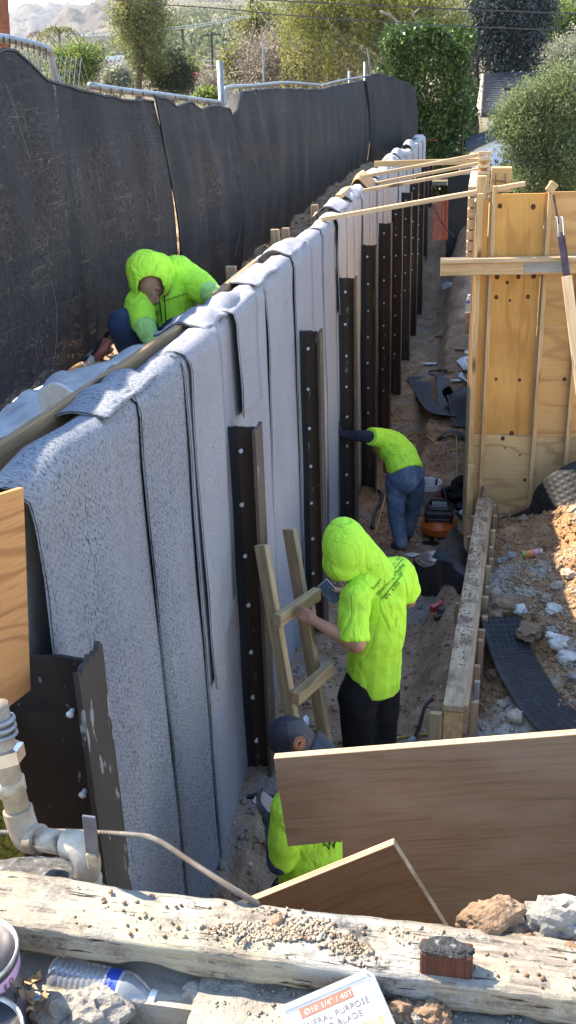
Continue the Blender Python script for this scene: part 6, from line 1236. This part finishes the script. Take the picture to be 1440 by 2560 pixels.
re_ = thing('rebar', 'bent rusty reinforcing bar crossing the lower left', 'rebar', rb[-1]); q = ramp_pts(rb, 12); MB().tube(q, .0048, 8).build('bar', 'rebar', re_, True); rg = MB()
for i in range(2, len(q) - 2):
    for f in (0, .5): c = q[i].lerp(q[i + 1], f); d = (q[i + 1] - q[i]).normalized(); e1_ = d.orthogonal().normalized(); e2_ = d.cross(e1_); rg.tube([c + (e1_ * math.cos(a) + e2_ * math.sin(a)) * .0050 + d * .003 * math.sin(a) for a in np.linspace(0, 6.2832, 9)], .0013, 4, False)
rg.build('ribs', 'rebar', re_, True)['kind'] = 'stuff'
o = rockmesh(.13, 91, 4, (1.25, .8, .75), .2).build('asphalt_chunk', 'asphalt_chunk'); o.location = P(95, 2205, y=1.50) + Vector((0, 0, -.06)); tag(o, 'dark gritty asphalt chunk under the pipe', 'rubble')
o = MB().box(P(4, 1900, y=2.2) + Vector((-.03, 0, 0)), (.07, .08, 1.6), None, .01).build('mossy_post', 'yellow_moss'); tag(o, 'yellow-green mossy post at the left edge under the plywood', 'post')
# paint cans
def paint_can(p, lab, lettering):
    o = thing('paint_can', lab, 'paint can', p); lathe_obj('shell', [(.08, 0), (.083, .004), (.083, .008), (.0815, .01), (.0815, .182), (.084, .186)], T(p), 'can_grey', o, 40); MB().lathe([(.084, .184), (.0855, .19), (.083, .195), (.079, .19), (.077, .182), (.073, .186), (.070, .180), (.0, .178)], 40, T(p)).build('lid', 'tin_rim', o, True)
    m = MB(); m.grid(lambda u, v: p + Vector((math.cos(-1.5 + u * 3) * .0822, math.sin(-1.5 + u * 3) * .0822, .150 + .022 * v)), 24, 1); m.build('label_band', 'can_lilac', o, True)
    if lettering:
        for s_, z_, sz, a0 in (('OLEUM', .105, .034, -1.35), ('NAL', .07, .024, -.95), ('TY-LED', .152, .016, -1.0)):
            for k, ch_ in enumerate(s_): ang = a0 + k * sz * 9.2; n_ = Vector((math.cos(ang), math.sin(ang), 0)); text('lettering', ch_, sz, 'print_black' if z_ != .07 else 'print_white', o, frame(p + n_ * .0828 + Vector((0, 0, z_)), (-math.sin(ang), math.cos(ang), 0), n_), ext=.0002)
    return o
paint_can(P(-78, 2385, z=3.345) - Vector((0, 0, .19)), 'grey paint can with a shiny rim at the lower left edge', True); paint_can(P(-72, 2595, z=3.30) - Vector((0, 0, .19)), 'second paint can rim at the very lower left corner', False)
# saw blade package
fr = frame(P(842, 2552, z=3.285), P(940, 2500, z=3.30) - P(745, 2588, z=3.27), Vector((-.05, -.30, .95))); bp = thing('blade_package', 'clear clamshell pack of a saw blade lying in the foreground', 'package', fr.translation)
def bpart(mb, nm, mt, sm=False): q = mb.build(nm, mt, None, sm); q.matrix_basis = fr; adopt(q, bp); return q
W_, H_ = .150, .20
bpart(MB().box((0, -.05, -.009), (W_ * 1.12, H_ * 1.1, .014), None, .004), 'clamshell', 'clear_plastic'); bpart(MB().box((0, -.05, -.002), (W_, H_, .002)), 'card', 'print_white')
edge = [(-W_ * .56, .055, .002), (W_ * .52, .055, .002), (W_ * .56, .045, .002), (W_ * .56, -.16, .002)]; bpart(MB().tube(edge, .0035, 8), 'rim', 'clear_plastic', True); bpart(MB().tube([(x * .93, y - .006 if y > 0 else y, z + .002) for x, y, z in edge], .0022, 8), 'rim', 'clear_plastic', True)
bpart(MB().box((-.005, .034, -.0006), (.095, .017, .001), None, .0003), 'title_band', 'print_brown'); bpart(MB().box((.055, -.045, -.0006), (.035, .05, .001)), 'photo_panel', 'print_photo'); bpart(MB().box((.06, -.062, .0), (.03, .016, .001)), 'corner_band', 'print_brown'); bpart(MB().tube([(.028, -.040, .001), (.050, -.028, .001)], .003, 8), 'blade_picture', 'print_grey', True)
for s_, x_, y_, sz, mt in (('Ø10 1/4" / 40T', -.046, .0285, .0135, 'print_white'), ('GENERAL PURPOSE', -.068, .008, .0145, 'print_grey'), ('WOOD BLADE', -.056, -.008, .0145, 'print_grey')): text('lettering', s_, sz, mt, bp, fr @ Matrix.Translation((x_, y_, .0003)), ext=.0002, spacing=1.05)
# bits on and by the timber
bl0 = P(1116, 2396, z=3.335); bt = thing('tarred_block', 'red-brown wood block with a tarry black top on the timber', 'block', bl0); board('block', bl0 + Vector((0, 0, -.034)), bl0 + Vector((0, 0, .024)), .088, .036, 'block_wood', bt, up=(0, -1, 0))
o = rockmesh(.05, 95, 4, (.90, .40, .13), .35).build('tar_crust', 'tar'); o.location = bl0 + Vector((0, .0, .026)); adopt(o, bt)
lathe_obj('bolt_head', [(.011, -.01), (.012, .002), (.010, .008), (.004, .010)], T(P(694, 2302, z=3.315)), 'rock_brown', None, 7); tag(bpy.data.objects['bolt_head'], 'dusty bolt head sticking out of the timber top', 'bolt')
o = board('wood_shim', P(560, 2428, z=3.24), P(668, 2440, z=3.24), .012, .018, 'pine_grey'); tag(o, 'thin grey wood shim wedged under the timber', 'shim'); o = board('cardboard_strip', P(540, 2580, z=3.19), P(765, 2512, z=3.22), .06, .006, 'pine_old'); tag(o, 'tan board strip left of the blade package', 'board')
o = strip('paint_strip', [P(1326, 2462, z=3.31), P(1322, 2500, z=3.26), P(1312, 2560, z=3.2), P(1306, 2600, z=3.18)], Vector((1, 0, 0)), .012, 'peeling strip hanging from the timber at the right', dim=0, mat='pine_grey', cat='strip', pitch=.02); ai = thing('angle_iron', 'dark angle iron at the lower right corner', 'steel angle', P(1400, 2545, z=3.2)); board('flange', P(1345, 2575, z=3.20), P(1470, 2528, z=3.21), .04, .005, 'rust_steel', ai); board('flange', P(1345, 2575, z=3.20) + Vector((0, -.02, -.02)), P(1470, 2528, z=3.21) + Vector((0, -.02, -.02)), .005, .04, 'rust_steel', ai)
fgr = [((215, 2545), .072, 'rock_grey', 'large pale grey stone in front of the water bottle', (1.15, .8, .75)), ((128, 2535), .035, 'rock_brown', 'flat brown stone under the bottle base', (1.2, .8, .8)), ((490, 2500), .036, 'rock_grey', 'grey concrete lump right of the bottle cap', (1, .8, 1)), ((528, 2468), .026, 'rock_grey', 'small grey lump behind the concrete lump', (.8, .8, 1.1)), ((555, 2510), .022, 'rock_grey', 'small grey stone right of the concrete lump', (1, .8, .8)), ((620, 2492), .030, 'rock_grey', 'angular grey-brown stone left of the blade package', (.9, .8, 1.1)), ((690, 2500), .018, 'rock_brown', 'small tan clod beside the angular stone', (1.1, .8, .7)), ((720, 2470), .040, 'rock_grey', 'crumbly grey lump under the timber', (1.2, .6, .6)),
       ((1238, 2312), .062, 'rock_brown', 'large brown clod behind the timber against the plywood', (1.05, .7, .85)), ((1402, 2315), .072, 'rock_grey', 'rough grey concrete lump behind the timber at the right edge', (1, .7, .85)), ((1300, 2345), .026, 'rock_brown', 'small brown clod between two larger lumps', (1, .8, .8)), ((1430, 2390), .03, 'rock_brown', 'tan clod on the timber at the right edge', (1, .8, .7)), ((1372, 2392), .026, 'rock_brown', 'orange clod in the split of the timber', (1.4, .7, .6)), ((1000, 2525), .028, 'rock_brown', 'brown clod right of the blade package', (1, .8, .8)), ((1078, 2535), .034, 'rock_brown', 'round orange clod on the concrete right of the package', (1, .8, .8)), ((1045, 2545), .014, 'rock_grey', 'small grey pebble between brown clods', (1, .8, .8)), ((1015, 2352), .014, 'rock_white', 'pale pebble on the timber left of the tarred block', (1.3, .8, .6)), ((1255, 2330), .020, 'rock_white', 'whitish lump of plaster on the timber', (1.6, .8, .6))]
for k, ((px_, py_), r_, mt, lab, fl) in enumerate(fgr):
    zz = 3.32 if 2200 < py_ < 2330 and px_ < 1100 else 3.29 if py_ < 2400 else 3.245 if px_ > 980 else 3.19
    rock(P(px_, py_, z=zz), r_, mt, lab, 100 + k, flat=fl, sub=4, rough=.45)
# dry leaves and twigs by the bottle
LD = []
for k in range(14):
    px_, py_ = random.uniform(60, 120), random.uniform(2440, 2520); p = P(px_, py_, z=3.20 + random.uniform(0, .02)); d = Vector((random.gauss(0, 1), random.gauss(0, 1), random.gauss(0, .4))).normalized() * .02; e = d.cross(Vector((0, 0, 1))).normalized() * .008; LD.append((p, d, e))
for k, (p, d, e) in enumerate(LD): m = MB(); m.grid(lambda u, v: p + d * (u - .5) * 2 + e * (v - .5) * 2 * math.sin(math.pi * min(max(u, .05), .95)) + Vector((0, 0, .006 * math.cos(u * 5))), 6, 3); o = m.build('dry_leaf', 'sack_tan', None, True); tag(o, 'curled dry leaf in the small pile left of the water bottle', 'leaf', 'dry leaves by the bottle')
for k in range(5): a = P(random.uniform(80, 420), random.uniform(2510, 2555), z=3.175); o = MB().tube([a, a + Vector((random.uniform(.04, .12), random.uniform(-.03, .03), .01))], .003, 5).build('twig', 'dry_twig'); tag(o, 'thin dry twig on the dark soil near the bottle', 'twig', 'twigs by the bottle')
crumple('plastic_sheet', P(130, 2492, z=3.19), .05, (1.5, .6, .25), 'plastic_film', 'grey torn plastic under the water bottle', 44, 'litter')
# ------------------------------------------------------------------ stones on the dirt mound
mr = [((1300, 1528), .05, 'rock_white', 'white stone in the middle of the dirt right of the curb'), ((1385, 1530), .06, 'rock_white', 'larger white stone at the right of the dirt'), ((1262, 1520), .10, 'rock_brown', 'big brown clod against the stakes'), ((1232, 1565), .10, 'rock_brown', 'slabby brown clod left of the dimpled mat top'), ((1322, 1588), .09, 'rock_brown', 'broad brown clod right of the mat top'), ((1400, 1615), .075, 'rock_white', 'pale rubble stone right of the mat'), ((1418, 1650), .065, 'rock_white', 'pale rubble stone below another right of the mat'), ((1380, 1580), .04, 'rock_grey', 'grey stone above the pale rubble stones'), ((1375, 1590), .03, 'rock_white', 'small white stone beside the grey one'), ((1280, 1395), .05, 'rock_grey', 'grey cobble left of the drink can'), ((1258, 1408), .05, 'rock_grey', 'dark cobble at the stakes foot'), ((1330, 1440), .04, 'rock_grey', 'grey stone in the pale rubble'), ((1395, 1470), .05, 'rubble_grey', 'rubble stone at the sunlit edge'), ((1365, 1500), .04, 'rubble_grey', 'rubble stone below the sunlit edge'), ((1240, 1490), .05, 'rubble_grey', 'blue-grey rubble lump by the stakes'), ((1420, 1440), .05, 'rubble_grey', 'sunlit rubble stone at the right edge'), ((1258, 1770), .05, 'rubble_grey', 'grey lump between curb and mat'), ((1290, 1800), .06, 'rubble_grey', 'grey lump just above the plywood edge'), ((1236, 1690), .05, 'rock_brown', 'brown clod in the gap beside the stakes'), ((1430, 1700), .04, 'rock_grey', 'grey stone at the right edge above the mat'), ((1340, 1545), .035, 'rock_brown', 'brown pebble clod left of the large white stone'), ((1310, 1302), .05, 'rock_brown', 'brown clod on the mound crest under the ribbed mat'), ((1390, 1290), .04, 'rock_brown', 'light brown clod on the mound crest')]
for k, ((px_, py_), r_, mt, lab) in enumerate(mr): rock(GM(px_, py_, r_ * .3), r_, mt, lab, 140 + k, flat=(1.1, 1, .8), rough=.45)
p = GM(1330, 1393, .035); q0 = P(1305, 1396, y=p.y); q1 = P(1356, 1388, y=p.y); d = (q1 - q0).normalized(); can = thing('drink_can', 'crushed orange and green drink can on the dirt', 'can', p); Mc = T(p - d * .085) @ d.to_track_quat('Z', 'Y').to_matrix().to_4x4()
lathe_obj('shell', [(.024, 0), (.033, .006), (.033, .162), (.026, .172)], Mc, 'can_orange', can, 24)
for z0, z1, mt, nm in ((.004, .03, 'can_green', 'green_band'), (.09, .13, 'can_pink', 'pink_band'), (.14, .165, 'lid_metal', 'bare_band')): lathe_obj(nm, [(.0335, z0), (.0335, z1)], Mc, mt, can, 24)
# ------------------------------------------------------------------ gravel: uncountable
def gravel(name, pts, r, mat, label, jit=.5):
    n = len(pts); base = np.array([(1, 0, 0), (-1, 0, 0), (0, 1, 0), (0, -1, 0), (0, 0, .8), (0, 0, -.8), (.6, .6, .5), (-.6, .6, -.4)][:6], float)
    s = r * (RNG.random((n, 1, 1)) ** 2.2 * 1.6 + .35); V = base[None] * s * (1 + jit * RNG.uniform(-1, 1, (n, 6, 3))); a = RNG.random(n) * 6.28; c, s_ = np.cos(a), np.sin(a); x = V[:, :, 0] * c[:, None] - V[:, :, 1] * s_[:, None]; y = V[:, :, 0] * s_[:, None] + V[:, :, 1] * c[:, None]
    V = np.stack([x, y, V[:, :, 2]], -1) + np.asarray(pts)[:, None, :]; F_ = np.array([(0, 2, 4), (2, 1, 4), (1, 3, 4), (3, 0, 4), (2, 0, 5), (1, 2, 5), (3, 1, 5), (0, 3, 5)]); Fa = (F_[None] + (np.arange(n) * 6)[:, None, None]).reshape(-1, 3)
    return tag(npmesh(name, V.reshape(-1, 3), Fa, mat), label, 'gravel', None, 'stuff')
def spread(fn, x0, x1, y0, y1, n, mask=None):
    X = RNG.uniform(x0, x1, n); Y = RNG.uniform(y0, y1, n)
    if mask is not None: k = mask(X, Y); X, Y = X[k], Y[k]
    return np.stack([X, Y, fn(X, Y)], 1)
gravel('trench_clods', spread(trench_fn, -1.28, .05, 2.2, 14, 6000), .014, 'soil_trench', 'small soil clods strewn over the trench floor'); gravel('trench_pebbles', spread(trench_fn, -1.25, .0, 2.5, 14, 500), .012, 'rock_white', 'pale pebbles and plaster crumbs on the trench floor')
gravel('mound_clods', spread(mound_fn, .12, 2.6, 3, 9.1, 16000), .016, 'soil_mound', 'brown clods covering the dirt mound')
rub = lambda X, Y: ((((X - .62) / .40) ** 2 + ((Y - 7.2) / .55) ** 2) < 1 + .4 * fbm(X, Y, 4, 3, 71)) | ((((X - 1.15) / .45) ** 2 + ((Y - 6.6) / .6) ** 2) < 1 + .4 * fbm(X, Y, 4, 3, 72)) | ((((X - .45) / .35) ** 2 + ((Y - 4.6) / .55) ** 2) < 1 + .4 * fbm(X, Y, 4, 3, 73)) | ((((X - 1.0) / .3) ** 2 + ((Y - 5.6) / .4) ** 2) < 1 + .4 * fbm(X, Y, 4, 3, 74))
gravel('grey_rubble', spread(mound_fn, .1, 1.8, 3.6, 8.2, 22000, rub), .010, 'rubble_grey', 'pale grey crushed rubble heaped on the dirt')
gravel('backfill_clods', spread(back_fn, -3, -1.5, 2.5, 20, 6000), .02, 'soil_back', 'clods on the ground behind the wall')
gravel('ledge_grit', np.stack([RNG.uniform(-.4, .6, 2500), RNG.uniform(1.02, 1.3, 2500), np.full(2500, 3.236)], 1), .003, 'rock_grey', 'fine grit on the sunlit concrete ledge')
gravel('near_grit', spread(near_fn, -1.1, .7, .9, 1.32, 6000), .0045, 'soil_near', 'fine dark grit on the foreground soil'); gravel('near_pebbles', spread(near_fn, -.6, .6, .95, 1.3, 500), .009, 'rock_grey', 'small grey pebbles on the foreground soil')
n = 2600; X = RNG.normal(-.21, .13, n); tt = (X - ta.x) / (tb_.x - ta.x); off = RNG.normal(.004, .022, n); kk = (np.abs(off) < .056) & (fbm(X, off * 3, 9, 4, 88) > -.25) & (X < .1) & (X > -.6); X, tt, off = X[kk], tt[kk], off[kk]; gravel('timber_grit', np.stack([X, ta.y + (tb_.y - ta.y) * tt + off, np.full(len(X), 3.3125)], 1), .0030, 'rubble_grey', 'pale crumbled mortar lying on the timber', .85)
n = 170; X = RNG.uniform(-.7, .3, n); tt = (X - ta.x) / (tb_.x - ta.x); Y = ta.y + (tb_.y - ta.y) * tt + RNG.uniform(-.05, .05, n); gravel('timber_crumbs', np.stack([X, Y, np.full(n, 3.3135)], 1), .0032, 'rock_brown', 'brown soil crumbs scattered along the timber')
# ------------------------------------------------------------------ haze
hz = MB().box((0, 1200, 269), (7000, 6600, 542)).build('haze', None); hz['kind'] = 'stuff'; hz['label'] = 'thin pale haze over the valley'
hm_ = bpy.data.materials.new('haze'); hm_.use_nodes = True; ht = hm_.node_tree; ht.nodes.clear(); vo_ = ht.nodes.new('ShaderNodeVolumePrincipled'); ou_ = ht.nodes.new('ShaderNodeOutputMaterial'); vo_.inputs['Color'].default_value = (.80, .86, .95, 1); vo_.inputs['Density'].default_value = .00010; vo_.inputs['Anisotropy'].default_value = .3; ht.links.new(vo_.outputs[0], ou_.inputs['Volume']); hz.data.materials.append(hm_)
